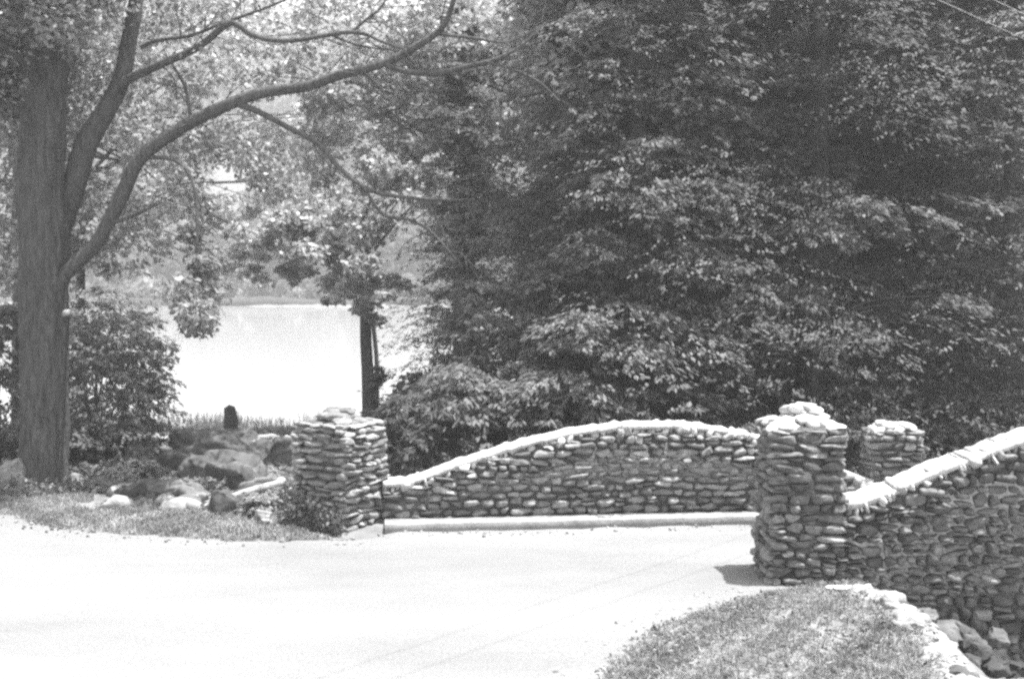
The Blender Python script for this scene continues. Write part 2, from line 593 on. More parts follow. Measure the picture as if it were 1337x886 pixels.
def pier(name, label, cx, cy, z0, w, top, rz, shrink, capf, tone_mu=1.0, hr=(.06, .12), wr=(.1, .3), mat='stone', dome=.12, depth=None, capmat='coping'):
    t = empty(name, label, 'stone pier', (cx, cy, z0))
    H = top - z0
    dp = depth or w
    parts = []
    ca, sa = math.cos(rz), math.sin(rz)

    def rot(a):
        a = np.asarray(a, float)
        return np.array([a[0] * ca - a[1] * sa, a[0] * sa + a[1] * ca, 0])
    for (U, N, wid, half) in (((1, 0), (0, -1), w, dp / 2), ((0, 1), (1, 0), dp, w / 2), ((-1, 0), (0, 1), w, dp / 2), ((0, -1), (-1, 0), dp, w / 2)):
        lay = courses(-wid / 2, wid / 2, -.12, lambda u: H - dome * 1.1, hr[0], hr[1], wr[0], wr[1], .015)
        # narrow the rows towards the top where the pier rounds off
        sh = shrink(np.clip(lay[:, 1] / H, 0, 1))
        lay[:, 0] *= 1 - 2 * sh / wid
        parts.append(face_stones(lay, rot(N) * half, rot(U), rot(N), lambda v: shrink(np.clip(v / H, 0, 1)), tone_mu=tone_mu))
    V, F, T = cat(parts)
    build('stonework', V, F, M[mat], t, T)
    # mortar core: a stack of rings following the taper
    rings = []
    lv = np.linspace(-.15, H - dome, 12)
    for v in lv:
        s_ = shrink(np.clip(v / H, 0, 1)) + .035
        for a, b_ in ((-1, -1), (1, -1), (1, 1), (-1, 1)):
            q = rot((a * (w / 2 - s_), b_ * (dp / 2 - s_)))
            rings.append(q + Zv * v)
    V = np.array(rings); F = []
    for i_ in range(len(lv) - 1):
        for k in range(4):
            F.append([i_ * 4 + k, i_ * 4 + (k + 1) % 4, (i_ + 1) * 4 + (k + 1) % 4, (i_ + 1) * 4 + k])
    F.append([3, 2, 1, 0]); e = (len(lv) - 1) * 4; F.append([e, e + 1, e + 2, e + 3])
    build('mortar', V, np.array(F), M['mortar'], t, smooth=False)
    # cap: a low heap of pale flat stones
    C, Hh, Us, Vs, Ns = [], [], [], [], []
    s_top = shrink(np.array([1.0]))[0]
    for (r0, zc, cnt, sz) in capf:
        for k in range(cnt):
            a, b_ = rng.uniform(-1, 1, 2) * r0
            fall = max(abs(a), abs(b_))
            q = rot((a * (w / 2 - s_top), b_ * (dp / 2 - s_top)))
            C.append(q + Zv * (H - dome + zc + .012 * rng.normal()))
            Hh.append((sz * rng.uniform(.7, 1.3), sz * rng.uniform(.6, 1.1), .035 * rng.uniform(.8, 1.4)))
            an = rng.uniform(0, pi)
            tilt = np.array([a * .25, b_ * .25, 1.0]); tilt = np.array([*(rot(tilt[:2])[:2]), 1.0]); tilt /= np.linalg.norm(tilt)
            u_ = np.array([math.cos(an), math.sin(an), 0]); u_ -= tilt * u_.dot(tilt); u_ /= np.linalg.norm(u_)
            Us.append(u_); Vs.append(np.cross(tilt, u_)); Ns.append(tilt)
    V, F, T = stones(np.array(C), np.array(Hh), np.array(Us), np.array(Vs), np.array(Ns), sq=.7, lump=.1, tone=np.clip(rng.normal(1, .15, len(C)), .6, 1.3))
    build('cap', V, F, M[capmat], t, T)
    return t


# left pier, turned about its corner
A = G(452, 700)
pl = pier('stone_pier', 'squat turned stone pier with rounded shoulders, ivy at its foot, beside the boulders', A[0] - .15, A[1] + .58, 0.0, .79, 1.38, math.radians(-31),
          lambda t: .015 + .14 * np.clip((t - .72) / .28, 0, 1) ** 2, [(1.0, .0, 16, .12), (.75, .06, 12, .12), (.5, .11, 6, .1)], 1.15, (.05, .1), (.1, .34), dome=.12, capmat='stone')
# near pier
Bc = G(1062, 770)
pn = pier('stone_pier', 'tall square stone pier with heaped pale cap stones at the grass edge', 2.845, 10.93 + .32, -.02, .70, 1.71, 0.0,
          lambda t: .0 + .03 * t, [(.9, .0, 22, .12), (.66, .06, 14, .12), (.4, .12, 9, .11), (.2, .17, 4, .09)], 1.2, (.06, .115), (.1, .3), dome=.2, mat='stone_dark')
# far pier
Pc = P(1172, 548, 14.1)
pf = pier('stone_pier', 'small flat-topped stone pier at the far end of the humped wall', Pc[0] + .02, 14.35, -.3, .6, 1.1, math.radians(-6),
          lambda t: .01 + .05 * np.clip((t - .8) / .2, 0, 1) ** 2, [(1.0, .0, 18, .1), (.7, .04, 8, .1)], 1.1, (.06, .11), (.1, .26), dome=.06)


def parapet(name, label, A2, B2, topf, z0, thick, hr, wr, mat, tone_mu, two_faces=True, mortar_z=-.4, cop_w=.09, cop_h=.15, both=True):
    """a wall from A2 to B2 (plan); topf(u) = height of the coping's top"""
    A2 = np.array([*A2, 0.0]); B2 = np.array([*B2, 0.0])
    Lw = np.linalg.norm(B2 - A2); U = (B2 - A2) / Lw
    N = np.array([U[1], -U[0], 0])                      # towards the camera side
    t = empty(name, label, 'stone wall', (A2[0], A2[1], 0))
    o0 = np.zeros(3)
    lay = courses(0, Lw, z0, lambda u: topf(u) - cop_h * .8, hr[0], hr[1], wr[0], wr[1], .035)
    parts = [face_stones(lay, o0, U, N, tone_mu=tone_mu)]
    lay = courses(0, Lw, max(z0, -.5), lambda u: topf(u) - cop_h * .8, hr[0], hr[1], wr[0], wr[1], .035)
    parts.append(face_stones(lay, -N * thick, U, -N, tone_mu=tone_mu))
    V, F, T = cat(parts)
    build('stonework', V, F, M[mat], t, T)
    us = np.linspace(0, Lw, 60)
    V, F = prism([(u, topf(u) - cop_h * .75, z0) for u in us], o0, U, N, -.042, -thick + .042)
    build('mortar', V, F, M['mortar'], t, smooth=False)
    # coping: stones set on edge across the wall, tops washed with pale cement
    C, Hh, Us, Vs, Ns, T = [], [], [], [], [], []
    u = .0
    while u < Lw:
        w = rng.uniform(.55, 1.35) * cop_w
        e = .02
        sl = (topf(min(Lw, u + e)) - topf(max(0, u - e))) / (2 * e)
        tang = U + Zv * sl; tang /= np.linalg.norm(tang)
        nrm = np.cross(N, tang); nrm = nrm if nrm[2] > 0 else -nrm
        hh = cop_h * rng.uniform(.85, 1.2)
        C.append(U * (u + w / 2) + Zv * (topf(u + w / 2) - .004 - hh / 2 + rng.normal(0, .009)) - N * (thick / 2 + rng.normal(0, .012)))
        Hh.append((w * .62, hh / 2, thick / 2 + .02 + rng.uniform(-.03, .035)))
        Us.append(tang); Vs.append(nrm); Ns.append(N); T.append(np.clip(rng.normal(.95, .22), .45, 1.3))
        u += w
    parts = [stones(np.array(C), np.array(Hh), np.array(Us), np.array(Vs), np.array(Ns), sq=.5, lump=.07, tone=np.array(T))]
    V, F, T = cat(parts)
    cpo = build('coping', V, F, M['coping'], t, T)
    # cement bed running between the coping stones
    us = np.linspace(.0, Lw, 90)
    V, F = prism([(u, topf(u) - .006 + .008 * math.sin(u * 9) + .006 * math.sin(u * 23) + rng.normal(0, .007), topf(u) - cop_h * .45) for u in us], o0, U, N, .012, -thick - .012)
    build('cement_bed', V, F, M['coping'], t, np.ones(len(V)))
    return t


# far wall: from the left pier to the far pier
YA, YB = 13.45, 14.05
fa = P(500, 650, YA); fb = P(1140, 650, YB)
FW_A, FW_B = np.array([fa[0], YA]), np.array([fb[0], YB])
FWL = np.linalg.norm(FW_B - FW_A)
prof = []
for px, py in ((500, 627), (530, 626), (560, 616), (600, 602), (650, 585), (700, 571), (760, 558), (820, 552), (880, 551), (930, 555), (985, 567), (1030, 582), (1070, 598), (1100, 612), (1125, 622), (1145, 624)):
    Yq = YA + (YB - YA) * (px - 500) / 640
    q = P(px, py, Yq + .12)
    prof.append((np.linalg.norm(q[:2] - np.array([FW_A[0], YA + .12])), q[2]))
pu, pv = np.array(prof).T
far_wall = parapet('parapet_wall', 'long humped stone parapet behind the road with a kerb at its foot', FW_A, FW_B,
                   lambda u: float(np.interp(u, pu, pv)), -.1, .36, (.055, .115), (.1, .3), 'stone', 1.1, cop_h=.13)

# near wall: from the near pier to the right, past the frame
NA, NB = np.array([3.22, 10.93]), np.array([8.9, 10.75])
prof = []
for px, py in ((1105, 648), (1120, 645), (1160, 630), (1200, 612), (1250, 592), (1300, 573), (1337, 559), (1400, 540), (1480, 523), (1560, 515), (1650, 512), (1800, 520), (1960, 545)):
    q = P(px, py + 7, 11.0)
    prof.append((q[0] - NA[0], q[2]))
qu, qv = np.array(prof).T
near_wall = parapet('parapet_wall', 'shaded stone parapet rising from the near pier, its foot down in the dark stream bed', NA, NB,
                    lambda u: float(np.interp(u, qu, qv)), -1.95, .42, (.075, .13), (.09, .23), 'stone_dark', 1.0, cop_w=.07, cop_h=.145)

# kerb at the foot of the far wall
kn = np.array([ku[1], -ku[0], 0])
k0 = KERB_A - ku * .05 + kn * 0
us = np.linspace(0, 6.4, 60)
V = []
for u in us:
    fy = .004 * math.sin(u * 5) + rng.normal(0, .002)
    back = (FW_A[1] + (FW_B[1] - FW_A[1]) * (u / 6.4)) - (k0 + ku * u)[1] + .05
    for (dn, z) in ((.0 + fy, -.06), (-.004 + fy, .082), (-.012 + fy, .09), (-back, .096), (-back, -.06)):
        V.append(k0 + ku * u + kn * dn + Zv * (z + rng.normal(0, .0015)))
F = []
for i_ in range(len(us) - 1):
    for k in range(5):
        F.append([i_ * 5 + k, i_ * 5 + (k + 1) % 5, (i_ + 1) * 5 + (k + 1) % 5, (i_ + 1) * 5 + k])
o = build('kerb', np.array(V), np.array(F), M['kerb'], smooth=False)
tag(o, 'low pale concrete kerb along the foot of the humped wall', 'kerb')

# pale rubble edging where the grass meets the drop
ed = [(1118, 771), (1150, 778), (1176, 792), (1196, 812), (1213, 832), (1232, 852), (1250, 872), (1268, 892), (1290, 915), (1320, 950), (1360, 1000)]
C, Hh, Us, Vs, Ns = [], [], [], [], []
pts = np.array([G(x, y, .03) for x, y in ed])
pts, _ = catmull(pts, np.ones(len(pts)), 6)
for k in range(len(pts) - 1):
    d = pts[k + 1] - pts[k]; d /= np.linalg.norm(d)
    n_ = np.array([d[1], -d[0], 0])
    for w in range(5):
        C.append(pts[k] + d * rng.uniform(0, .08) + n_ * (rng.uniform(-.15, .05)) * (1 if n_[0] > 0 else -1) + Zv * rng.uniform(-.05, .0))
        s_ = rng.uniform(.05, .12)
        Hh.append((s_ * 1.3, s_, rng.uniform(.045, .075)))
        an = rng.uniform(0, pi); tl = unit(np.array([rng.normal(0, .15), rng.normal(0, .15), 1]))
        u_ = np.array([math.cos(an), math.sin(an), 0]); u_ -= tl * u_.dot(tl); u_ /= np.linalg.norm(u_)
        Us.append(u_); Vs.append(np.cross(tl, u_)); Ns.append(tl)
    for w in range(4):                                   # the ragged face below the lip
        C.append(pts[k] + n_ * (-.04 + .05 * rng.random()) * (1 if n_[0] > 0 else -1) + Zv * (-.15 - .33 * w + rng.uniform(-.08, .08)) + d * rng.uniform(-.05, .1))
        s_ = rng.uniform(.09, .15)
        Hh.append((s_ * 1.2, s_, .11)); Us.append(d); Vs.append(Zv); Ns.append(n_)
V, F, T = stones(np.array(C), np.array(Hh), np.array(Us), np.array(Vs), np.array(Ns), sq=.75, lump=.12, tone=np.clip(rng.normal(1, .14, len(C)), .6, 1.3) * np.where(np.arange(len(C)) % 9 < 5, 1, .28))  # stones below the lip toned darker, painting in the shade of the drop
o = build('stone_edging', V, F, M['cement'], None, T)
tag(o, 'ragged pale rubble edging between the grass and the dark drop', 'edging')

# a thin pale slab bedded in the grass at the foot of the near pier
sc_ = G(1105, 769, .05)
V, F, T = stones(np.array([sc_]), np.array([[.19, .07, .03]]), np.array([[1., 0, 0]]), np.array([[0, 1., 0]]), np.array([[0, 0, 1.]]), sq=.4, lump=.05)
o = build('stone_slab', V, F, M['coping'], None, T)
tag(o, 'thin pale slab lying in the grass at the near pier foot', 'slab')


# ------------------------------------------------------------------ boulders
def boulder(name, label, px, py, Yd, w, d, h, rz=0., tone=1., mat='rock', flat=.75, group=None, sink=.25, ang=.22, zc=None, cat_='boulder', ridge=0.0):
    c = P(px, py, Yd)
    s = np.sign(ICO3) * np.abs(ICO3) ** flat
    r = np.ones(len(ICO3))
    for k in range(7):
        wv = rng.normal(0, 1.3 + .9 * k, 3); ph = rng.uniform(0, 6)
        r += ang / (1 + .75 * k) * np.sin(ICO3 @ wv + ph)
    for k in range(13):                                  # cleaved faces
        n_ = unit(rng.normal(0, 1, 3) + np.array([0, 0, .2])); lim = rng.uniform(.6, .92)
        dd = s @ n_
        over = np.maximum(0, dd - lim)
        s = s - np.outer(over * .85, n_)
    s = s + rng.normal(0, .012, s.shape)
    V = s * r[:, None] * np.array([w / 2, d / 2, h / 2])
    if ridge:
        V[:, 2] += ridge * h * .06 * np.sin(V[:, 1] / d * 16 + V[:, 0] / w * 5)
    ca, sa = math.cos(rz), math.sin(rz)
    V = np.stack([V[:, 0] * ca - V[:, 1] * sa, V[:, 0] * sa + V[:, 1] * ca, V[:, 2]], 1)
    z = hz(c[0], Yd) + h / 2 - sink * h if zc is None else zc
    o = build(name, V, ICO3F, M[mat], None, np.full(len(V), tone))
    o.location = (float(c[0]), float(Yd), float(z))
    tag(o, label, cat_, group)
    return o


RG = 'boulders beside the left pier'


def rock(label, px, top, base, wpx, dk=.8, tone=1., rz=0., ridge=0., name='boulder'):
    """a boulder whose seen outline runs from photo row `top` to its foot on the bank"""
    Yd = 4500.0 / (base - 355) + .2
    w = wpx * Yd / F_PX; h = (base - top) * Yd / F_PX * 1.12
    zb = hz((px - 668.5) / F_PX * Yd, Yd)
    boulder(name, label, px, base, Yd + w * dk * .45, w * 1.3, w * dk * 1.25, h * 1.35, rz, tone, group=RG, ridge=ridge, zc=zb + h * .3, ang=.15)


rock('large rounded dark boulder with pale streaks beside the left pier', 308, 600, 652, 92, .8, .75, .12, 1.3)
rock('broad dark boulder behind the streaked one, below the stump', 285, 567, 628, 120, .6, .55, -.1)
rock('tilted pale-topped boulder half behind the left pier', 366, 582, 628, 55, .8, .9, .5, .6)
rock('dark low boulder left of the streaked one', 238, 593, 630, 58, .7, .5, .3)
rock('bright sunlit boulder among leaves nearest the bush', 180, 594, 624, 34, .8, 1.7, .8)
rock('flat pale rock lying in front of the dark low boulder', 214, 626, 640, 52, .7, 1.4, .1)
rock('long dark flat rock at the edge of the left verge', 190, 642, 662, 50, .6, .6, -.1)
rock('grey rock right of the long dark flat one', 232, 641, 664, 46, .6, 1.0, .2)
rock('small pale rock under the low end of the fallen log', 258, 655, 666, 36, .7, 1.4, .2)
rock('dark rock under the fallen log close to the left pier', 298, 655, 684, 42, .7, .5, .3)
rock('pale pitted rock at the road edge below the fallen log', 324, 661, 684, 28, .9, 1.5, .9)
rock('pale rock at the road edge touching the left pier', 356, 682, 699, 40, .7, 2.2, .2)
rock('small bright rock at the water side right of the stump', 346, 576, 592, 34, .8, 2.1, .4)
rock('dark rock at the water side just right of the stump', 320, 560, 585, 48, .6, .65, .4)
rock('dark rock at the water side left of the stump', 262, 562, 588, 46, .6, .6, -.3)
rock('grey rock at the foot of the big tree, on its right', 105, 626, 644, 22, .9, 1.5, .3)
rock('pale leaf-strewn rock left of the big tree', 14, 616, 650, 46, .7, 1.5, .3)
rock('angular dark rock leaning on the left side of the streaked boulder', 262, 612, 648, 40, .8, .6, .7)
rock('flat dark rock under the middle of the fallen log', 330, 646, 668, 44, .7, .55, .1)
rock('jagged grey rock just behind the flat pale rock', 205, 612, 632, 36, .8, .8, 1.1)
rock('dark wedge-shaped rock between the tilted boulder and the streaked one', 335, 590, 618, 36, .7, .6, .9)
rock('half-buried grey rock at the back of the left verge by the leafy plants', 146, 632, 650, 36, .7, 1.2, .5)

nr = 750
rp = np.column_stack([rng.uniform(150, 378, nr), 668 - 92 * rng.random(nr) ** .8])
C = []
for px, py in rp:
    g = G(px, py)
    C.append([g[0], g[1], hz(g[0], g[1]) + .01])
sz = .03 + .15 * rng.random(nr) ** 2.2
u_ = rand_dirs(nr); u_[:, 2] *= .3; u_ = unit(u_); v_ = unit(np.cross(rand_dirs(nr, 2.), u_)); 
V, F, T = stones(np.array(C), np.stack([sz * 1.3, sz, sz * .7], 1), u_, v_, np.cross(u_, v_), sq=.75, lump=.14, tone=np.clip(rng.lognormal(-.2, .6, nr), .3, 2.4))
tag(build('rubble', V, F, M['rock'], None, T), kind='stuff')

# stones in the stream bed, their tone lowered to paint the pit's shade
PG = 'shade-toned stones in the stream bed under the near wall'
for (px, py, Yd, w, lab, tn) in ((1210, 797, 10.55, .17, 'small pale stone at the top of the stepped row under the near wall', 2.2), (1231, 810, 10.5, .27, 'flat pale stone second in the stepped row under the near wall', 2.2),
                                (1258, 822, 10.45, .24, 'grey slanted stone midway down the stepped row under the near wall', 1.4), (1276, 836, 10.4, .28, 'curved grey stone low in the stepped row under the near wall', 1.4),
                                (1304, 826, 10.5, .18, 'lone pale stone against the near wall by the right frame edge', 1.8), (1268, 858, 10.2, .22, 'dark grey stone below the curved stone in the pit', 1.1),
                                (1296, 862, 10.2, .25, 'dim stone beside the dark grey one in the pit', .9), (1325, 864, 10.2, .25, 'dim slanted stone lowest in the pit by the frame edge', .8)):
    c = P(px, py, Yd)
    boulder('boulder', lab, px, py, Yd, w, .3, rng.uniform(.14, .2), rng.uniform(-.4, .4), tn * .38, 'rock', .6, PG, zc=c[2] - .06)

# earth-and-rubble bank that carries the stepped stones
V = []; F = []
us = np.linspace(0, 1, 30); ts = np.linspace(0, 1, 8)
for a in us:
    for b_ in ts:
        px = 1190 + 190 * a
        top = P(px, 792 + 80 * a, 10.7)
        x = top[0]
        y = 10.86 - 1.0 * b_
        z = (top[2] - .1) * (1 - b_) + (-2.0) * b_ + .05 * wob(x * 3, y * 3)
        V.append((x, y, z))
for i_ in range(29):
    for k in range(7):
        F.append([i_ * 8 + k, i_ * 8 + k + 1, (i_ + 1) * 8 + k + 1, (i_ + 1) * 8 + k])
o = build('stream_bank', np.array(V), np.array(F), M['ground'])
tag(o, kind='structure')

# logs
def log(name, label, pts, rad, mat='dead', cat_='log', sides=9, rough=.08):
    V, F, T = tube(pts, rad, sides, 6, rough)
    o = build(name, V, F, M[mat])
    tag(o, label, cat_)
    return o


log('fallen_log', 'pale fallen branch slanting over the rocks to the left pier', [P(250, 669, 14.25), P(290, 653, 14.4), P(330, 640, 14.5), P(372, 629, 14.6)], [.03, .045, .055, .05])
log('fallen_log', 'thin pale pole lying level behind the slanting branch', [P(318, 641, 14.75), P(350, 638, 14.7), P(384, 639, 14.6)], [.025, .03, .03])
log('fallen_log', 'thin stick lying flat at the back of the left verge', [P(100, 634, 15.6), P(140, 637, 15.5), P(195, 637, 15.6)], [.018, .02, .015])

# stump at the water's edge
st = P(301, 556, 25.5)
V, F, T = tube([[st[0], 25.5, st[2] - .6], [st[0], 25.5, st[2] - .1], [st[0] + .01, 25.5, st[2] + .18], [st[0] - .02, 25.52, st[2] + .42]], [.24, .17, .15, .13], 14, 5, .1)
o = build('tree_stump', V, F, M['bark_far'])
tag(o, 'dark upright stump standing at the lake edge behind the boulders', 'stump')


# ------------------------------------------------------------------ foliage generators
def bough_spray(O, az, el, L, droop, n_twig, n_leaf, ll, lw, wid=.34, tone_sd=.2, up=1.0, tone_mu=1.0):
    """fan-shaped drooping boughs; arrays per bough. Returns leaf (V, F, T)"""
    Cs, Ds, Ns, Ts = [], [], [], []
    for k in range(len(O)):
        nt_, nl = n_twig, n_leaf
        fwd = np.array([math.cos(az[k]), math.sin(az[k]), 0]); side = np.array([-fwd[1], fwd[0], 0])
        tt = np.repeat((np.arange(nt_) + rng.uniform(.1, .9, nt_)) / nt_, nl)
        tt = .12 + .88 * tt
        sg = np.repeat(rng.choice([-1, 1], nt_), nl)
        q = np.tile((np.arange(nl) + .5) / nl, nt_) + rng.normal(0, .04, nt_ * nl)
        wl = wid * L[k] * np.minimum(1, (1.05 - tt) * 1.9) * np.repeat(rng.uniform(.6, 1.2, nt_), nl)
        s_ = q * wl
        z = L[k] * (tt * math.sin(el[k]) - droop[k] * tt ** 2) - .35 * s_ ** 1.5 + np.repeat(rng.normal(0, .05, nt_), nl) * L[k]
        run = L[k] * tt * math.cos(el[k]) + .55 * s_
        C = O[k] + run[:, None] * fwd + (sg * s_)[:, None] * side + z[:, None] * Zv
        C += rng.normal(0, .018, C.shape)
        alt = rng.choice([-1, 1], len(C))
        D = fwd * (.8 + .5 * rng.random((len(C), 1))) + side * (sg * .8 + alt * .5)[:, None] + Zv * (-.25 - droop[k] * tt + rng.normal(0, .25, len(C)))[:, None]
        N = Zv * up + rng.normal(0, .38, C.shape) + fwd * .2
        Cs.append(C); Ds.append(D); Ns.append(N)
        Ts.append(np.clip(tone_mu * rng.normal(1, tone_sd, len(C)) * rng.normal(1, .1), .45, 1.8))
    C = np.concatenate(Cs); n = len(C)
    return leaves(C, np.concatenate(Ds), np.concatenate(Ns), ll * rng.uniform(.7, 1.3, n), lw * rng.uniform(.7, 1.3, n), tone=np.concatenate(Ts))


def clump_leaves(centres, radii, counts, ll, lw, flat=.7, tone_mu=1.0, broad=True, zb=.9, tsd=.22):
    Cs, Ts = [], []
    for c, r, n in zip(centres, radii, counts):
        n = int(n)
        d = rand_dirs(n) * (rng.random(n) ** .45)[:, None] * r
        d[:, 2] *= flat
        Cs.append(c + d); Ts.append(np.clip(rng.normal(tone_mu, tsd, n) * rng.normal(1, .1), .4, 2))
    C = np.concatenate(Cs); n = len(C)
    D = rand_dirs(n); D[:, 2] = D[:, 2] * .5 - .35
    N = rand_dirs(n, zb)
    return leaves(C, D, N, ll * rng.uniform(.65, 1.35, n), lw * rng.uniform(.65, 1.35, n), tone=np.concatenate(Ts), broad=broad)


# ------------------------------------------------------------------ conifers of the wood: three shapes, copied
def conifer(name, label, Ht, R, n_b, mat, cat_='tree', ll=.085, lw=.036, low=.3):
    t = empty(name, label, cat_)
    V, F, T = tube([[0, 0, -.4], [.03, 0, Ht * .3], [-.03, .04, Ht * .65], [0, 0, Ht * .97]], [R * .05, R * .045, R * .03, .02], 10, 6, .06)
    build('trunk', V, F, M['bark_far'], t)
    zz = np.where(rng.random(n_b) < .8, low + (10.5 - low) * rng.random(n_b), 10 + (Ht * .98 - 10) * rng.random(n_b))
    zz = np.where(rng.random(n_b) < .75, np.round(zz / .62) * .62 + rng.normal(0, .07, n_b), zz)
    zz = np.maximum(zz, low)
    az = rng.uniform(0, 2 * pi, n_b)
    prof_ = np.clip((1 - zz / Ht), .02, 1) ** .7
    L = R * prof_ * rng.uniform(.45, 1.25, n_b) * (1 + .25 * np.sin(np.round(zz / .62) * 2.4 + az * 2)) * np.where(np.sin(az * 3 + np.floor(zz / 1.9) * 2.1) + .5 * np.sin(az * 5 - np.floor(zz / 1.9) * 1.3) > -.35, 1.0, .55)
    Lr = np.maximum(L, .35)
    O = np.stack([np.cos(az) * Lr * .12, np.sin(az) * Lr * .12, zz], 1)
    el = rng.normal(.12, .14, n_b) + .25 * (zz / Ht)
    dr = rng.uniform(.22, .5, n_b)
    V, F, T = bough_spray(O, az, el, Lr, dr, 13, 12, ll, lw)
    cr = build('crown', V, F, M[mat], t, T, smooth=False)
    return t


con = [conifer('hemlock_tree', 'x', 16.0, 3.0, 850, 'needle', low=.2), conifer('hemlock_tree', 'x', 18, 3.3, 850, 'needle_dark', low=.2), conifer('hemlock_tree', 'x', 14, 2.6, 750, 'needle', low=.1)]
WG = 'trees of the dark wood behind the bridge'
wood = [  # px, Y, variant, scale, label
    (740, 18.6, 2, .78, 'leftmost front hemlock of the wood, its boughs over the low end of the humped wall'),
    (830, 17.6, 0, .95, 'hemlock with pale tiered boughs behind the rising part of the humped wall'),
    (945, 19.2, 2, 1.0, 'hemlock behind the crest of the humped wall'),
    (1065, 17.7, 1, .92, 'dark hemlock rising behind the near pier'),
    (1190, 19.3, 1, .9, 'dark hemlock rising behind the small far pier'),
    (1315, 17.6, 0, .95, 'dark hemlock above the shaded near wall at the right frame edge'),
    (604, 20.5, 2, .62, 'young hemlock standing at the water edge of the wood, beside the lake gap'),
    (775, 25.5, 2, .85, 'hemlock at the lake end of the wood beside the gap to the water'),
    (800, 23.5, 0, 1.0, 'second-row hemlock between the two leftmost front ones'),
    (890, 23.0, 1, 1.0, 'second-row hemlock over the crest of the humped wall'),
    (1010, 23.5, 0, 1.05, 'second-row hemlock left of the near pier top'),
    (1130, 23.0, 1, 1.05, 'second-row hemlock between the near pier and the far pier'),
    (1260, 23.0, 1, 1.0, 'second-row hemlock right of the far pier'),
    (1400, 21.5, 1, 1.0, 'second-row hemlock at the right frame edge under the wires'),
    (770, 31.0, 0, 1.0, 'tall back-row hemlock at the lake end of the wood'),
    (860, 31.0, 1, 1.1, 'tall back-row hemlock over the rising part of the humped wall'),
    (980, 31.0, 0, 1.15, 'tall back-row hemlock over the falling part of the humped wall'),
    (1120, 31.0, 1, 1.15, 'tall back-row hemlock over the gap between the piers'),
    (1260, 30.0, 1, 1.15, 'tall back-row hemlock crossed by the overhead wires'),
]
first = [True] * 3
for px, Yd, v, s_, lab in wood:
    x = (px - 668.5) / F_PX * Yd
    loc = (x, Yd, hz(x, Yd))
    if first[v]:
        first[v] = False
        o = con[v]; o.location = loc; o.scale = (s_,) * 3; o.rotation_euler = (0, 0, rng.uniform(0, 6)); o['label'] = lab; o['group'] = WG
    else:
        copy_tree(con[v], loc, rng.uniform(0, 6), s_, lab, WG)


# ------------------------------------------------------------------ shrubs
def shrub(name, label, px, py_base, Yd, R, Ht, n_b, mat='shrub', ll=.11, lw=.045, tone_mu=1.0, group=None, el=(.5, 1.3)):
    c = P(px, py_base, Yd); z = hz(c[0], Yd)
    t = empty(name, label, 'shrub', (c[0], Yd, z), group)
    parts = []
    for k in range(7):
        a = rng.uniform(0, 2 * pi); e = rng.uniform(.8, 1.3); L_ = Ht * .6
        p1 = np.array([math.cos(a) * math.cos(e), math.sin(a) * math.cos(e), math.sin(e)]) * L_
        parts.append(tube([[0, 0, -.1], p1 * .5 + rng.normal(0, .05, 3), p1], [.03, .02, .008], 6, 4))
    V, F, T = cat(parts); build('stems', V, F, M['bark_far'], t)
    az = rng.uniform(0, 2 * pi, n_b); zz = rng.random(n_b) ** 1.0 * Ht * .85
    rr = rng.random(n_b) ** .7 * R * .75 * np.sqrt(np.clip(1 - (zz / Ht) ** 2, .1, 1))
    O = np.stack([np.cos(az) * rr, np.sin(az) * rr, zz], 1)
    L_ = rng.uniform(.3, .6, n_b) * R
    V, F, T = bough_spray(O, az + rng.normal(0, .5, n_b), rng.uniform(-.1, .7, n_b), L_, rng.uniform(.3, .7, n_b), 8, 7, ll, lw, .4, tone_mu=tone_mu)
    build('foliage', V, F, M[mat], t, T, smooth=False)
    return t


SG = 'shrubs of the wood edge'
shrub('shrub', 'dark low shrub in the corner between the left pier and the humped wall', 540, 640, 15.3, .75, 1.45, 90, 'needle_dark', tone_mu=.8, group=SG)
shrub('shrub', 'spreading shrub with long drooping leaves right of the lake gap', 625, 620, 16.2, 1.25, 2.1, 220, 'shrub', group=SG)
shrub('shrub', 'tall dense dark shrub standing between the lake gap and the tiered small trees', 655, 600, 17.6, 1.15, 3.7, 330, 'needle', .1, .042, 1.05, SG)
shrub('shrub', 'pale tiered shrub behind the rising part of the humped wall', 760, 600, 15.9, 1.2, 2.0, 170, 'shrub', .12, .05, 1.15, group=SG)
shrub('shrub', 'broad shrub topping the crest of the humped wall', 870, 580, 15.8, 1.2, 1.9, 170, 'shrub', group=SG)
shrub('shrub', 'small bright shrub showing over the wall left of the near pier', 955, 590, 15.6, .7, 1.42, 90, 'shrub', tone_mu=1.25, group=SG)
shrub('shrub', 'feathery shrub between the near pier and the far pier', 1130, 560, 15.9, .75, 1.65, 90, 'shrub', tone_mu=.9, group=SG)
shrub('shrub', 'dark shrub beside the lake behind the left pier', 520, 560, 20.5, .8, 1.5, 80, 'needle_dark', group=SG)
shrub('shrub', 'big leafy bush between the large tree and the lake', 148, 600, 17.3, 1.05, 2.75, 300, 'shrub', .08, .042, 1.1)
shrub('shrub', 'tall bush closing the left side of the lake behind the big leafy bush', 120, 600, 21.5, 1.4, 3.3, 240, 'shrub', .09, .05, 1.1)
shrub('shrub', 'low dark bush at the foot of the big leafy bush', 110, 640, 16.6, .6, .8, 70, 'needle_dark', .09, .05, 1.0)
shrub('shrub', 'dark bush at the left frame edge behind the large tree', 5, 600, 18.5, 1.1, 3.0, 200, 'needle_dark')
shrub('shrub', 'small rounded leafy plant between rocks and left pier foot', 347, 675, 13.9, .28, .36, 60, 'shrub', .05, .03, 1.6)
shrub('shrub', 'low leafy plant among the rocks behind the left verge', 160, 650, 15.8, .55, .4, 60, 'shrub', .07, .04, 1.3)

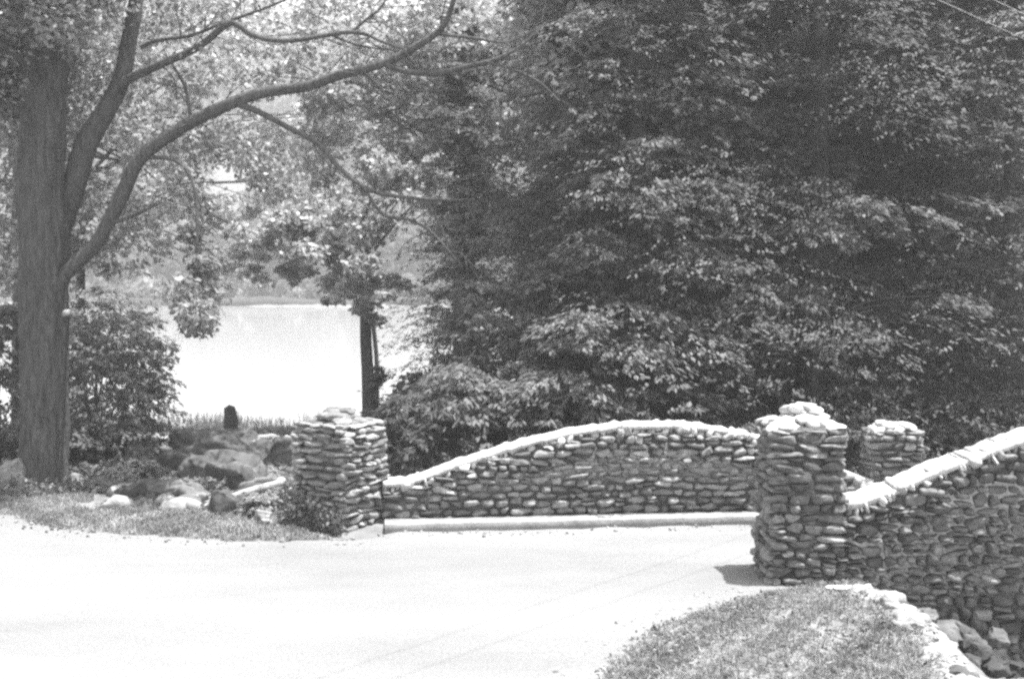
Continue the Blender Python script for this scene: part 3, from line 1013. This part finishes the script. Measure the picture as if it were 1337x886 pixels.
def understory(label, px, Yd, Ht, tiers, ll=.1, lw=.042, mat='shrub', tone=1.2):
    x = (px - 668.5) / F_PX * Yd; z = hz(x, Yd)
    t = empty('understory_tree', label, 'tree', (x, Yd, z), 'pale tiered trees in front of the wood')
    V, F, T = tube([[0, 0, -.2], [.06, 0, Ht * .4], [-.05, 0, Ht * .95]], [.07, .055, .02], 8, 6, .05)
    build('trunk', V, F, M['bark_far'], t)
    O, az_, L_, el_ = [], [], [], []
    for (tx, ty, n_, sp_) in tiers:                       # each tier: boughs reaching towards a seen spot
        c = P(tx, ty, Yd - .5) - np.array([x, Yd, z])
        for q in range(n_):
            g = c + np.array([rng.normal(0, sp_), rng.normal(0, .35), rng.normal(0, .1)])
            a = math.atan2(g[1] - .3, g[0]) + rng.normal(0, .35)
            O.append(g - np.array([math.cos(a), math.sin(a), -.1]) * .3); az_.append(a); L_.append(rng.uniform(.55, 1.0)); el_.append(rng.normal(.05, .12))
    parts = [tube([[0, 0, max(.3, o_[2] - .5)], np.array(o_) * np.array([.5, .5, 1]) - Zv * .08, o_], [.022, .015, .006], 5, 4) for o_ in O[::2]]
    V, F, T = cat(parts); build('limbs', V, F, M['bark_far'], t)
    n_ = len(O)
    V, F, T = bough_spray(np.array(O), np.array(az_), np.array(el_), np.array(L_), rng.uniform(.25, .5, n_), 12, 9, ll, lw, .45, tone_mu=tone)
    build('crown', V, F, M[mat], t, T, smooth=False)


understory('small tree with pale tiered sprays in front of the wood left of the wall crest', 850, 16.9, 4.9,
           [(820, 240, 9, .35), (900, 265, 9, .35), (800, 330, 9, .4), (880, 330, 8, .4), (930, 345, 5, .3), (860, 190, 6, .3)])
understory('small tree with drooping sprays just over the rising coping of the humped wall', 780, 16.4, 3.3,
           [(790, 410, 10, .5), (760, 445, 9, .45), (830, 460, 9, .45), (900, 435, 8, .4), (720, 480, 8, .4), (800, 510, 8, .5)])
understory('small tree with feathery sprays before the dark wood above the near pier', 1060, 16.8, 4.6,
           [(1010, 380, 7, .4), (1090, 300, 7, .45), (1150, 270, 7, .4), (1050, 440, 6, .5), (1180, 400, 6, .4)], mat='needle', tone=1.2)

# creeper at the foot of the left pier
t = empty('creeper', 'dark creeper climbing the shaded foot of the left pier', 'creeper', (A[0] - .25, A[1] + .1, 0))
n = 900
wu = rng.random(n)
f_dir = np.array([math.cos(math.radians(31)), -math.sin(math.radians(31)), 0]); f_n = np.array([f_dir[1], -f_dir[0], 0])
hgt = .5 * rng.random(n) ** 1.6 * (1.1 - .6 * wu)
fc = np.array([A[0] - .135, A[1] + .56, 0]) + f_n * .43
Cw = fc + np.outer((wu - .55) * .9, f_dir) + f_n * rng.uniform(.0, .12, n)[:, None] + Zv * (hgt + .02)[:, None]
V, F, T = leaves(Cw - np.array(t.location), rand_dirs(n, -.3) + f_n * .3, rand_dirs(n, .5) + f_n * .8, .075 * rng.uniform(.6, 1.3, n), .045 * rng.uniform(.6, 1.3, n))
build('leaves', V, F, M['needle'], t, T, smooth=False)
parts = []
for k in range(9):
    u_ = (rng.random() - .55) * .8
    p0 = fc + f_dir * u_ + f_n * .06
    parts.append(tube([p0 - Zv * .02, p0 + Zv * .2 + f_dir * rng.normal(0, .05), p0 + Zv * rng.uniform(.3, .5) + f_dir * rng.normal(0, .1) - f_n * .02], [.008, .006, .003], 5, 4))
V, F, T = cat(parts); build('stems', V - np.array(t.location), F, M['bark_far'], t)

# ------------------------------------------------------------------ the large tree on the left
TY = 15.9
tb = G(58, 643)
big = empty('broadleaf_tree', 'large dark-trunked tree with a long arched limb over the road', 'tree', (tb[0], tb[1], 0))
off = np.array(big.location)
pxm = TY / F_PX                     # metres per photo pixel at the trunk


def limb(pts, parent, name, sides=10, rough=.05, mat='bark', twigs=0):
    p3 = [P(a, b_, y) for a, b_, y, r in pts]
    rr = [.8 * r * y / F_PX for a, b_, y, r in pts]
    parts_ = [tube(p3, rr, sides, 7, rough)]
    cp_, cr_ = catmull(p3, rr, 7)
    for q in range(twigs):
        i_ = rng.integers(len(cp_) // 4, len(cp_) - 1)
        tg = unit(cp_[min(i_ + 1, len(cp_) - 1)] - cp_[i_ - 1])
        d_ = unit(tg * rng.uniform(.3, 1) + rand_dirs(1, .35)[0] * .9)
        L1 = rng.uniform(.25, .85); r0 = min(cr_[i_] * .5, rng.uniform(.006, .012))
        b_ = cp_[i_]; m_ = b_ + d_ * L1 * .5 + rng.normal(0, .04, 3); e_ = b_ + d_ * L1 + rng.normal(0, .08, 3) - Zv * .05
        parts_.append(tube([b_, m_, e_], [r0, r0 * .75, r0 * .35], 5, 4))
        for z_ in range(2):
            d2 = unit(d_ + rand_dirs(1)[0] * .8); l2 = rng.uniform(.12, .4)
            parts_.append(tube([m_, m_ + d2 * l2 * .5 + rng.normal(0, .02, 3), m_ + d2 * l2], [r0 * .55, r0 * .45, r0 * .25], 4, 3))
    V, F, T = cat(parts_)
    return build(name, V - off, F, M[mat], parent)


V, F, T = tube([P(58, 665, TY), P(58, 640, TY), P(58, 618, TY), P(58, 560, TY), P(58, 480, TY), P(57, 400, TY), P(57, 330, TY), P(54, 240, TY), P(56, 160, TY), P(62, 80, TY), P(66, 0, TY), P(70, -120, TY), P(78, -300, TY + .3)],
               [.43, .39, .335, .315, .31, .315, .325, .30, .29, .27, .25, .2, .12], 84, 16, .075)
trunk = build('trunk', V - off, F, M['bark'], big)
# pale knot where a limb was lost
kc = P(87, 408, TY - .28) - off
V, F, T = stones(np.array([kc]), np.array([[.07, .05, .05]]), np.array([[1., 0, 0]]), np.array([[0, 0, 1.]]), np.array([[0, -1., 0]]), sq=.8)
build('knot', V, F, M['dead'], trunk)
L_ = 'limb'
main = limb([(70, 385, 15.8, 10), (88, 355, 15.75, 11.5), (125, 318, 15.7, 11), (158, 258, 15.6, 12), (184, 206, 15.5, 11.5), (238, 166, 15.4, 10.5), (290, 140, 15.3, 10), (340, 122, 15.2, 9), (400, 113, 15.1, 8.5), (440, 99, 15.0, 8),
             (500, 83, 14.9, 6.5), (545, 60, 14.8, 6), (578, 35, 14.7, 5), (592, 0, 14.6, 4), (600, -50, 14.5, 2.5)], big, L_, 14, .05, twigs=16)
stem = limb([(62, 340, 16.1, 17), (92, 255, 16.1, 19), (112, 190, 16.1, 18), (135, 150, 16.1, 16), (158, 105, 16.1, 14), (169, 50, 16.1, 12.5), (178, 0, 16.1, 11.5), (186, -80, 16.2, 9), (200, -220, 16.3, 5)], big, L_, 16, .05)
upl = limb([(126, 162, 16.1, 9), (150, 118, 16.0, 9), (175, 100, 15.9, 7), (215, 82, 15.7, 6.5), (258, 62, 15.5, 6), (290, 36, 15.4, 5.5), (306, 31, 15.35, 5), (335, 48, 15.3, 4.5), (380, 53, 15.2, 4), (460, 42, 15.1, 3.5), (500, 55, 15.0, 2.5), (532, 66, 14.9, 1.8)], big, L_, 10, .05, twigs=14)
for pts, par in (
    ([(500, 83, 14.9, 4.5), (530, 93, 14.8, 4.5), (570, 96, 14.7, 4.5), (605, 88, 14.6, 4.2), (640, 80, 14.5, 3.5), (668, 68, 14.4, 2.6), (692, 50, 14.4, 2), (712, 30, 14.4, 1.2)], main),
    ([(632, 80, 14.5, 2.2), (672, 92, 14.4, 2), (705, 108, 14.35, 1.6), (730, 132, 14.3, 1)], main),
    ([(574, 45, 14.7, 2.6), (620, 50, 14.6, 2.2), (662, 55, 14.6, 1.8), (706, 36, 14.5, 1)], main),
    ([(310, 136, 15.25, 4.5), (335, 145, 15.2, 4.5), (375, 166, 15.1, 4), (415, 188, 15.0, 3.8), (448, 224, 14.9, 3.5), (488, 250, 14.8, 3.2), (545, 259, 14.7, 2.6), (606, 261, 14.6, 1.3)], main),
    ([(556, 259, 14.7, 2), (570, 285, 14.65, 1.9), (586, 318, 14.6, 1.7), (604, 350, 14.6, 1)], main),
    ([(476, 246, 14.8, 1.8), (500, 280, 14.8, 2.4), (535, 287, 14.7, 2.3), (565, 305, 14.7, 2), (603, 348, 14.6, 1.2)], main),
    ([(395, 114, 15.1, 3.5), (440, 101, 15.2, 3), (475, 97, 15.3, 2), (500, 118, 15.3, 1)], main),
    ([(184, 62, 15.9, 3.5), (205, 53, 15.8, 3), (250, 46, 15.7, 2.6), (292, 30, 15.6, 2.2), (348, 10, 15.5, 2), (395, -10, 15.5, 1.4)], upl),
    ([(458, 43, 15.1, 2.5), (480, 24, 15.1, 2), (497, 10, 15.1, 1.6), (512, -15, 15.1, 1)], upl),
    ([(430, 45, 15.15, 1.8), (470, 60, 15.1, 1.6), (520, 66, 15.0, 1.2)], upl),
    ([(190, 205, 15.5, 3.5), (230, 210, 15.3, 3), (252, 240, 15.2, 2.5), (258, 300, 15.1, 2), (252, 370, 15.1, 1.5), (250, 420, 15.1, .8)], main),
    ([(150, 290, 15.6, 3), (172, 282, 15.6, 2.5), (210, 265, 15.5, 1.5)], main),
    ([(250, 160, 15.4, 3), (240, 110, 15.6, 2.2), (215, 70, 15.7, 1.5)], main),
    ([(60, 120, 15.8, 6), (20, 70, 15.2, 5), (-30, 40, 14.8, 3.5), (-90, 30, 14.5, 2)], big),
    ([(60, 60, 15.8, 5), (110, 20, 15.4, 4), (170, -30, 15.2, 3), (260, -60, 15., 1.5)], big),
    ([(50, 170, 15.7, 4), (10, 140, 15.3, 3), (-50, 150, 15.0, 2)], big),
):
    pts = [(a, b_, y, r * 1.15) for a, b_, y, r in pts]
    limb(pts, par, 'branch' if par is not big else L_, 7, .04, twigs=7)
# crown: leaf clumps hung along the limbs; unseen ones on top added for shading
cl, rr, nn = [], [], []
spec = [(40, 40, 17.2, .75, 1300, 80, 60, 9), (40, 20, 15.2, .35, 260, 50, 40, 4), (10, 120, 17.4, .5, 400, 40, 60, 5), (100, 100, 16.9, .4, 200, 40, 60, 4), (250, 15, 15.4, .4, 170, 110, 30, 8), (420, 15, 15.0, .4, 120, 110, 35, 6),
        (245, 180, 15.3, .32, 190, 45, 25, 4), (200, 150, 15.6, .35, 130, 60, 40, 4), (300, 200, 15.2, .35, 190, 55, 30, 5), (252, 330, 15.1, .22, 200, 20, 40, 4), (250, 395, 15.1, .25, 240, 25, 28, 5), (345, 180, 15.2, .3, 130, 50, 25, 4),
        (20, 160, 17.0, .4, 200, 50, 60, 4), (50, 5, 15.0, .4, 420, 60, 45, 5), (30, -130, 15.5, .9, 1100, 130, 90, 12), (60, -60, 15.6, .7, 900, 80, 40, 6), (-150, 60, 15, .8, 500, 90, 90, 4),
        (200, 300, 15.8, .3, 150, 40, 30, 3), (340, 80, 15.2, .35, 120, 100, 30, 4), (600, 30, 14.6, .3, 80, 60, 20, 3)]
for (px, py, yd, r, n, sx, sy, k) in spec:
    for q in range(k):
        cl.append(P(px + rng.uniform(-1, 1) * sx, py + rng.uniform(-1, 1) * sy, yd + (1.6 if 150 < px < 620 and 0 < py < 320 else 0) + rng.normal(0, .5)) - off)
        rr.append(r * rng.uniform(.7, 1.2)); nn.append(n * rng.uniform(.7, 1.2) / 1.6)
V, F, T = clump_leaves(cl, [r * 1.25 for r in rr], [n * 1.7 for n in nn], .085, .055, .8)
build('crown', V, F, M['leaf'], big, T, smooth=False)


# ------------------------------------------------------------------ broadleaf trees on the lake bank
def broadleaf(name, label, px, Yd, trunk_px, clumps, mat='leaf', ll=.13, lw=.09, group=None, r_tr=.12, lean=0, flat=.7):
    """clumps: (px, py, dY, r, n). Limbs run from the trunk to each clump"""
    x = (px - 668.5) / F_PX * Yd
    base = np.array([x, Yd, hz(x, Yd)])
    t = empty(name, label, 'tree', base, group)
    top = P(px + lean, trunk_px, Yd)
    mid = (base + top) / 2 + np.array([rng.normal(0, .03), 0, 0])
    V, F, T = tube([base - Zv * .3, base + (mid - base) * .5, mid, top], [r_tr * 1.25, r_tr, r_tr * .9, r_tr * .5], 12, 6, .05)
    build('trunk', V - base, F, M['bark_far'], t)
    parts = []; cl, rr, nn = [], [], []
    for (cx, cy, dy, r, n) in clumps:
        c = P(cx, cy, Yd + dy)
        h0 = rng.uniform(.45, .95)
        s0 = mid + (top - mid) * (h0 if c[2] > mid[2] else h0 * .5)
        parts.append(tube([s0, s0 * .5 + c * .5 + np.array([0, 0, .12]), c], [r_tr * .28, r_tr * .17, r_tr * .06], 6, 5, .04))
        n = n * 1.3; k = max(1, int(n / 60))
        for q in range(k):
            cl.append(c - base + rand_dirs(1)[0] * r * 1.5 * np.array([1, 1, .75]) * rng.random() ** .45); rr.append(r * .5 * rng.uniform(.6, 1.3)); nn.append(n / k)
    V, F, T = cat(parts); build('limbs', V - base, F, M['bark_far'], t)
    V, F, T = clump_leaves(cl, rr, nn, ll, lw, flat)
    build('crown', V, F, M[mat], t, T, smooth=False)
    return t


BG = 'trees on the lake bank'


def cloud(cx, cy, sx, sy, k, r, n, dy=1.5):
    return [(cx + rng.uniform(-1, 1) * sx, cy + rng.uniform(-1, 1) * sy, rng.uniform(-dy, dy), r * rng.uniform(.7, 1.2), n * rng.uniform(.7, 1.2)) for _ in range(k)]


broadleaf('broadleaf_tree', 'slim double-stemmed tree behind the left pier with bright pale leaves', 482, 23.0, 250, cloud(425, 300, 55, 40, 9, .55, 520) + cloud(455, 360, 50, 30, 6, .4, 330) + cloud(380, 330, 50, 35, 5, .45, 260)
          + cloud(455, 405, 35, 15, 4, .25, 60) + cloud(520, 220, 60, 40, 5, .5, 250), 'leaf_pale', 0.122, 0.084, BG, .125)
# its second thin stem stands free beside it
x2 = P(493, 500, 22.9)
V, F, T = tube([[x2[0] - .02, 22.9, hz(x2[0], 22.9) - .1], P(492, 480, 22.9), P(488, 430, 22.95), P(484, 380, 23.0)], [.05, .045, .045, .03], 8, 5, .04)
o = build('sapling', V, F, M['bark_far']); tag(o, 'thin bare sapling stem touching the slim lakeside tree', 'sapling')
broadleaf('broadleaf_tree', 'open leafy tree on the lake bank seen under the arched limb', 104, 27.0, 150, cloud(300, 210, 110, 60, 10, .9, 380, 2) + cloud(230, 290, 80, 40, 5, .7, 300, 2) + cloud(320, 340, 70, 30, 6, .5, 200, 2) + cloud(350, 90, 130, 60, 8, .9, 360, 2), 'leaf_pale', 0.137, 0.091, BG, .12)
broadleaf('broadleaf_tree', 'pale open tree filling the sky above the arched limb', 600, 25.0, 90, cloud(470, 130, 140, 70, 14, .85, 560, 1.2) + cloud(600, 100, 90, 80, 9, .85, 560, 1.2) + cloud(420, 20, 200, 40, 10, .85, 420, 1.2) + cloud(560, 230, 80, 50, 7, .7, 380, 1.2), 'leaf_pale', 0.122, 0.081, BG, .14)
broadleaf('broadleaf_tree', 'leafy tree at the far left behind the large trunk', 20, 24.0, 100, cloud(20, 250, 90, 120, 14, .9, 620, 2) + cloud(130, 230, 60, 110, 9, .8, 420, 2) + cloud(60, 60, 130, 70, 12, .9, 520, 2), 'leaf', 0.122, 0.084, BG, .13)
broadleaf('broadleaf_tree', 'slender tree at the edge of the wood right of the lake gap', 614, 26.0, 170, cloud(630, 200, 60, 90, 9, .8, 520, 1.5) + cloud(640, 330, 50, 70, 8, .7, 520, 1.5) + cloud(690, 90, 60, 70, 8, .9, 480) + cloud(600, 170, 60, 90, 9, .7, 380) + cloud(640, 60, 80, 60, 7, .7, 380), 'leaf_pale', 0.115, 0.070, BG, .11)
broadleaf('broadleaf_tree', 'sunlit broad-leaved tree topping the middle of the wood', 850, 19.2, 90, cloud(840, 70, 120, 60, 14, .8, 620, 1.2) + cloud(760, 130, 60, 70, 7, .7, 480, 1.2) + cloud(930, 130, 60, 60, 7, .7, 420, 1.2) + cloud(760, 40, 70, 50, 6, .7, 480, 1.), 'leaf_pale', .14, .085, BG, .13)

# ------------------------------------------------------------------ far wood across the lake: one mass
parts = []
for k in range(900):
    y = 146 + 170 * rng.random() ** 1.1
    x = rng.uniform(-.56, .12) * y
    h_ = hz(x, y)
    Hh = rng.uniform(6, 12); Rr = rng.uniform(2, 3.6)
    if k < 130:
        y = rng.uniform(138.5, 141); x = -75 + k * .75 + rng.normal(0, .5); h_ = hz(x, y); Hh = rng.uniform(1.2, 3.4); Rr = rng.uniform(.8, 1.5)
    n = 620
    d = rand_dirs(n); r = .65 + .35 * rng.random(n) + .18 * np.sin(d[:, 0] * 5 + k) * np.cos(d[:, 2] * 6 + k)
    C = np.array([x, y, h_ + Hh * .55]) + d * r[:, None] * np.array([Rr, Rr, Hh * .48])
    parts.append(leaves(C, rand_dirs(n, -.3), unit(d + rand_dirs(n) * .7 + Zv * .4), .62 * rng.uniform(.6, 1.4, n), .45 * rng.uniform(.6, 1.4, n), tone=np.clip(rng.normal(1, .2, n) * rng.lognormal(0, .35), .35, 2.2)))
V, F, T = cat(parts)
o = build('far_wood', V, F, M['far'], None, T, smooth=False)
tag(o, kind='stuff')


# ------------------------------------------------------------------ grass, reeds
def blades(name, xy, hmin, hmax, w, mat, lean=.5, tone_f=None, zf=None):
    n = len(xy)
    z = height(xy[:, 0], xy[:, 1]) if zf is None else zf
    B = np.column_stack([xy, z - .01])
    a = rng.uniform(0, 2 * pi, n)
    side = np.stack([np.cos(a), np.sin(a), 0 * a], 1) * (w * rng.uniform(.6, 1.4, n))[:, None] / 2
    hh = rng.uniform(hmin, hmax, n)
    ld = rng.uniform(0, 2 * pi, n); ll = rng.random(n) * lean * hh
    ln = np.stack([np.cos(ld) * ll, np.sin(ld) * ll, 0 * ll], 1)
    m1 = B + ln * .35 + Zv * (hh * .6)[:, None]
    tip = B + ln * 1.3 + Zv * (hh * (1 - .35 * ll / hh))[:, None]
    V = np.stack([B - side, B + side, m1 + side * .8, m1 - side * .8, tip + side * .1, tip - side * .1], 1).reshape(-1, 3)
    k = np.arange(n)[:, None] * 6
    F = np.concatenate([k + np.array([[0, 1, 2, 3]]), k + np.array([[3, 2, 4, 5]])])
    tn = np.clip(rng.normal(1, .25, n), .4, 1.8)
    if tone_f is not None:
        tn = tn * tone_f(xy[:, 0], xy[:, 1])
    o = build(name, V, F, mat, None, np.repeat(tn, 6), smooth=False)
    return tag(o, kind='stuff')


def sample(n, x0, x1, y0, y1, ok):
    xy = np.column_stack([rng.uniform(x0, x1, n), rng.uniform(y0, y1, n)])
    return xy[ok(xy[:, 0], xy[:, 1])]


patch = lambda x, y: np.clip(1 + .45 * wob(x, y, 2.2, .7) + .25 * wob(x, y, 6, 2.), .45, 1.8)
xy = sample(150000, .2, 3.7, 5.5, 11.2, lambda x, y: (poly_sd(x, y, road_poly) + .1 * wob(x, y, 4) > .02) & (x < 3.3 + .1 * wob(x, y, 3)) & (y < 10.97 - .12 * (x > 2.4)) & (rng.random(len(x)) < .42 + .5 * wob(x, y, 2.5, 3.) + .5 * wob(x, y, 9, 1.)))
blades('grass', xy, .015, .085, .011, M['grass'], .9, patch)
xy = sample(200000, -9.5, -1.4, 12.7, 17.3, lambda x, y: (poly_sd(x, y, road_poly) + .1 * wob(x, y, 4) > .0) & (poly_sd(x, y, road_poly) < 1.15 + .5 * wob(x, y, 1.2)) & ((x - A[0]) ** 2 + (y - A[1] - .5) ** 2 > .45) & (rng.random(len(x)) < .6 + .5 * wob(x, y, 7, 1.)))
blades('grass', xy, .02, .09, .014, M['grass'], .9, patch)
# loose gravel strewn along the road edges
np_ = 450
xy = np.vstack([sample(60000, -9.5, 3.5, 7.5, 15, lambda x, y: (np.abs(poly_sd(x, y, road_poly) + .12) < .22) & ~((x > 2.3) & (y < 11.8)))[:np_]])
sz = .006 + .018 * rng.random(len(xy)) ** 3
u_ = rand_dirs(len(xy)); v_ = unit(np.cross(rand_dirs(len(xy)), u_))
V, F, T = stones(np.column_stack([xy, np.full(len(xy), .004)]), np.stack([sz * 1.2, sz, sz * .7], 1), u_, v_, np.cross(u_, v_), sq=.8)
tag(build('gravel', V, F, M['rock'], None, T * 1.6), kind='stuff')
# dead leaves caught in the grass
xy = sample(5200, .2, 3.4, 7.5, 11, lambda x, y: poly_sd(x, y, road_poly) > -.05)
C = np.column_stack([xy, height(xy[:, 0], xy[:, 1]) + rng.uniform(.01, .05, len(xy))])
V, F, T = leaves(C, rand_dirs(len(C), 0) * np.array([1, 1, .3]), rand_dirs(len(C), 1.6), .045 * rng.uniform(.5, 1.4, len(C)), .022, tone=np.clip(rng.lognormal(0, .5, len(C)), .3, 2.5))
tag(build('leaf_litter', V, F, M['litter'], None, T, smooth=False), kind='stuff')
# ground cover leaves under the bushes and among the rocks
n = 15000
xy = sample(n * 3, -9.5, -1.6, 15.0, 24, lambda x, y: (poly_sd(x, y, road_poly) > .5) & (wob(x, y, 1.6, 4) > -.1))
C = np.column_stack([xy, height(xy[:, 0], xy[:, 1]) + rng.uniform(.0, .16, len(xy))])
V, F, T = leaves(C, rand_dirs(len(C), -.1), rand_dirs(len(C), 1.4), .08 * rng.uniform(.6, 1.4, len(C)), .055, tone=np.clip(rng.normal(1.2, .4, len(C)), .4, 2.4))
o = build('ground_cover', V, F, M['shrub'], None, T, smooth=False); tag(o, kind='stuff')
xy = sample(2600, -10, -3.5, 26.5, 30.5, lambda x, y: np.abs(y - shore_y(x) + .6 + .5 * wob(x, y, .9)) < .8)
blades('reeds', xy, .15, .42, .02, M['reed'], .5)

# ------------------------------------------------------------------ overhead wires, top right
for lab, a, b_ in (('pale overhead wire, the longer one crossing the top right of the wood', (1225, 0), (1337, 51)), ('short pale overhead wire above the longer one', (1298, 0), (1337, 19))):
    wa, wb = G(a[0], a[1], 6.2), G(b_[0], b_[1], 6.2)      # two level, parallel wires passing over the road into the wood
    d = unit(wb - wa)
    pts = [wa + d * k_ for k_ in (-40, -20, 0, 3, 15, 30)]
    V, F, T = tube(pts, [.0035] * 6, 6, 6)
    o = build('overhead_wire', V, F, M['wire']); tag(o, lab, 'wire', 'overhead wires')

# ------------------------------------------------------------------ air over the lake
HAZE = .0021
if HAZE:
    hx0, hx1, hy0, hy1, h0, h1 = -760, 760, -80, 960, -4.0, 122.0
    V = np.array([[x, y, z] for z in (h0, h1) for x, y in ((hx0, hy0), (hx1, hy0), (hx1, hy1), (hx0, hy1))])
    F = np.array([[3, 2, 1, 0], [4, 5, 6, 7], [0, 1, 5, 4], [1, 2, 6, 5], [2, 3, 7, 6], [3, 0, 4, 7]])
    hm, nt, out = new_mat('thin_haze')
    v = nd(nt, 'ShaderNodeVolumePrincipled')
    v.inputs['Color'].default_value = (.9, .9, .9, 1); v.inputs['Density'].default_value = HAZE; v.inputs['Anisotropy'].default_value = .2
    nt.links.new(v.outputs[0], out.inputs['Volume'])
    o = build('haze', V, F, hm, smooth=False); tag(o, kind='stuff')

# ------------------------------------------------------------------ light
sd_ = np.array([.26, .0, .965]); sd_ /= np.linalg.norm(sd_)          # towards the sun
el = math.asin(sd_[2]); az = math.atan2(sd_[0], sd_[1])
sun_d = bpy.data.lights.new('sun', 'SUN'); sun_d.energy = 4.2; sun_d.angle = math.radians(.6)
sun = bpy.data.objects.new('sun', sun_d); COL.objects.link(sun)
sun.rotation_euler = Vector(tuple(-sd_)).to_track_quat('-Z', 'Y').to_euler()
sun.location = (12, -2, 20)
w = bpy.data.worlds.new('World'); S.world = w; w.use_nodes = True
nt = w.node_tree; nt.nodes.clear()
sky = nd(nt, 'ShaderNodeTexSky', sky_type='NISHITA'); sky.sun_disc = False
sky.sun_elevation = el; sky.sun_rotation = az
sky.dust_density = 2.5
bw = nd(nt, 'ShaderNodeRGBToBW')
bg = nd(nt, 'ShaderNodeBackground'); bg.inputs['Strength'].default_value = .15
wo = nd(nt, 'ShaderNodeOutputWorld')
nt.links.new(sky.outputs[0], bw.inputs[0]); nt.links.new(bw.outputs[0], bg.inputs['Color']); nt.links.new(bg.outputs[0], wo.inputs[0])

S.view_settings.view_transform = 'Standard'
S.view_settings.look = 'None'
S.view_settings.gamma = 1
S.view_settings.exposure = 2.0
S.render.engine = 'CYCLES'
S.cycles.max_bounces = 8
S.cycles.diffuse_bounces = 4
S.cycles.transmission_bounces = 4
S.cycles.volume_bounces = 0
S.cycles.use_denoising = False
S.cycles.filter_width = 2.6
S.cycles.use_adaptive_sampling = True
